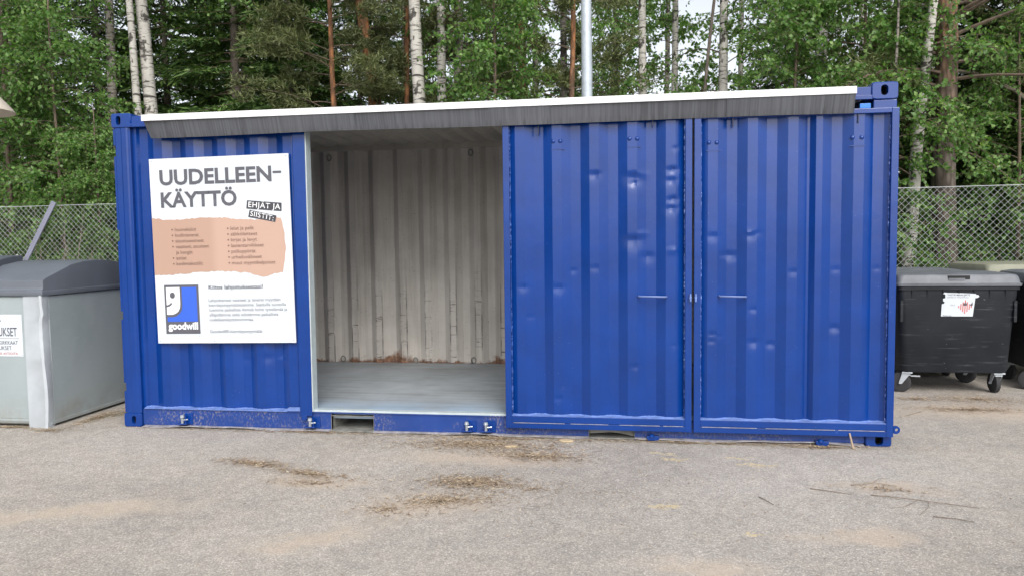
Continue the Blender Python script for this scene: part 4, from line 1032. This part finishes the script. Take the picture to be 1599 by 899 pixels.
# ================================================================== LITTER AND TWIGS ON THE ASPHALT
k = NT("dry_litter", .9, spec=.2); gi = k.N("ShaderNodeNewGeometry")
k.col(k.ramp(gi.outputs["Random Per Island"], (0, (.19, .135, .09)), (.4, (.34, .255, .175)), (.8, (.48, .385, .275)), (1, (.60, .52, .39)))); M_litter = k.m
m = MB(); lr = random.Random(8)
def bits(n, cx, cy, rx, ry, rot=0, lmin=.012, lmax=.05, z=.003):
    ca, sa = math.cos(rot), math.sin(rot)
    for i in range(int(n*.75)):
        r = min(2.2, abs(lr.gauss(0, .62))); t = lr.uniform(0, 6.283); a, b = rx*r*math.cos(t), ry*r*math.sin(t)
        p = Vector((cx+a*ca-b*sa, cy+a*sa+b*ca, lr.uniform(z, z+.007))); az = lr.uniform(0, 6.283)
        leaf(m, p, Vector((math.cos(az), math.sin(az), lr.uniform(-.12, .2))), lr.uniform(lmin, lmax), lr.uniform(.003, .009), Vector((0, 0, 1))+Vector((lr.uniform(-.4, .4), lr.uniform(-.4, .4), 0)))
bits(3600, 3.1, -.25, .72, .20); bits(1800, 3.55, -.5, .36, .12, -.1); bits(900, 3.2, -.07, .8, .05)
bits(2200, 3.2, -1.12, .34, .14); bits(1000, 3.1, -1.47, .36, .14, .2); bits(300, 2.8, -1.65, .3, .15)
bits(900, 1.62, -.89, .33, .075, -.2); bits(800, 2.1, -1.06, .32, .07, -.25); bits(250, 2.2, -1.25, .3, .08)
bits(500, 5.55, -.07, .34, .045); bits(350, 4.9, -.035, .8, .025); bits(900, 1.7, -.04, 1.9, .03); bits(900, 4.6, -.05, 1.8, .035); bits(500, -.35, .5, .14, .6)
bits(1300, 7.15, 1.3, .65, .14); bits(1300, 7.4, 1.75, .7, .22); bits(500, 6.85, 1.72, .25, .1); bits(700, 8.3, 1.5, .6, .2)
bits(700, -.46, .30, .08, .48); bits(400, -.95, -.13, .4, .05); bits(200, -.55, -.2, .16, .06)
bits(120, 5.7, -.98, .28, .10, 0, .02, .07); bits(2600, 3.6, -1.2, 2.6, 1.0, 0, .005, .024)
tag(m.make("leaf_litter", M_litter, fixn=False), kind="stuff")
M_drytwig = plain("brown_twig", (.17, .13, .095), .85, var=.3, scale=20)
def twig(label, pts, r, mat=M_drytwig, sides=()):
    m = MB(); m.tube(pts, [r*(1-.6*i/len(pts)) for i in range(len(pts))], 6)
    for s in sides: m.tube(s, [r*.6, r*.45, r*.3][:len(s)], 5)
    o = m.make("twig", mat, smooth=60); return tag(o, label, "twig")
twig("long forked dark twig lying on the asphalt at the lower right", [(5.58,-1.10,.006), (5.72,-1.16,.014), (5.86,-1.20,.012), (6.02,-1.24,.008), (6.10,-1.26,.006)], .0028, sides=(((5.86,-1.20,.012), (5.82,-1.30,.012), (5.74,-1.40,.005)), ((5.80,-1.19,.012), (5.70,-1.29,.008), (5.62,-1.31,.005))))
twig("short straight twig just below the forked one at the lower right", [(5.80,-1.42,.005), (5.90,-1.45,.008), (5.98,-1.48,.005)], .0024)
twig("straight brown twig left of the forked one on the right asphalt", [(5.26,-1.02,.005), (5.36,-1.06,.007), (5.47,-1.10,.005)], .0026)
twig("thick curved twig scraps in the dusty patch right of the container's foot", [(5.52,-.93,.007), (5.66,-.88,.012), (5.78,-.93,.008)], .0035, M_deadtwig, sides=(((5.66,-.88,.012), (5.72,-.80,.012), (5.80,-.76,.006)),))
twig("pale broken stick leaning upright against the rail by the right corner", [(5.775,-.085,.0), (5.765,-.07,.05), (5.752,-.066,.11)], .009, plain("pale_broken_wood", (.36, .28, .21), .8, var=.2))
twig("tiny dark twig alone on the asphalt right of centre", [(4.93,-1.2,.004), (4.96,-1.27,.007), (4.99,-1.33,.004)], .0024)
twig("long thin twig on the asphalt in front of the wheeled bins", [(6.45,.95,.004), (6.62,1.10,.007), (6.70,1.18,.004)], .005, M_deadtwig)
def chip(label, x, y, L, W, a):
    m = MB(); ca, sa = math.cos(a), math.sin(a); poly = [(-L, -.3*W), (-.4*L, -W), (.5*L, -.8*W), (L, 0), (.4*L, W), (-.6*L, .7*W)]
    m.prism([(x+p*ca-q*sa, y+p*sa+q*ca) for p, q in poly], 'z', .002, .016); o = m.make("wood_chip", plain("pale_wood_chip", (.44, .35, .23), .85, var=.25), bevel=.003); tag(o, label, "wood chip")
chip("pale pointed wood chip in the dark litter below the open bay", 3.33, -.30, .05, .018, .25)
chip("bigger pale crumbled chip at the container's foot by the door's left corner", 3.72, -.10, .055, .03, -.1)
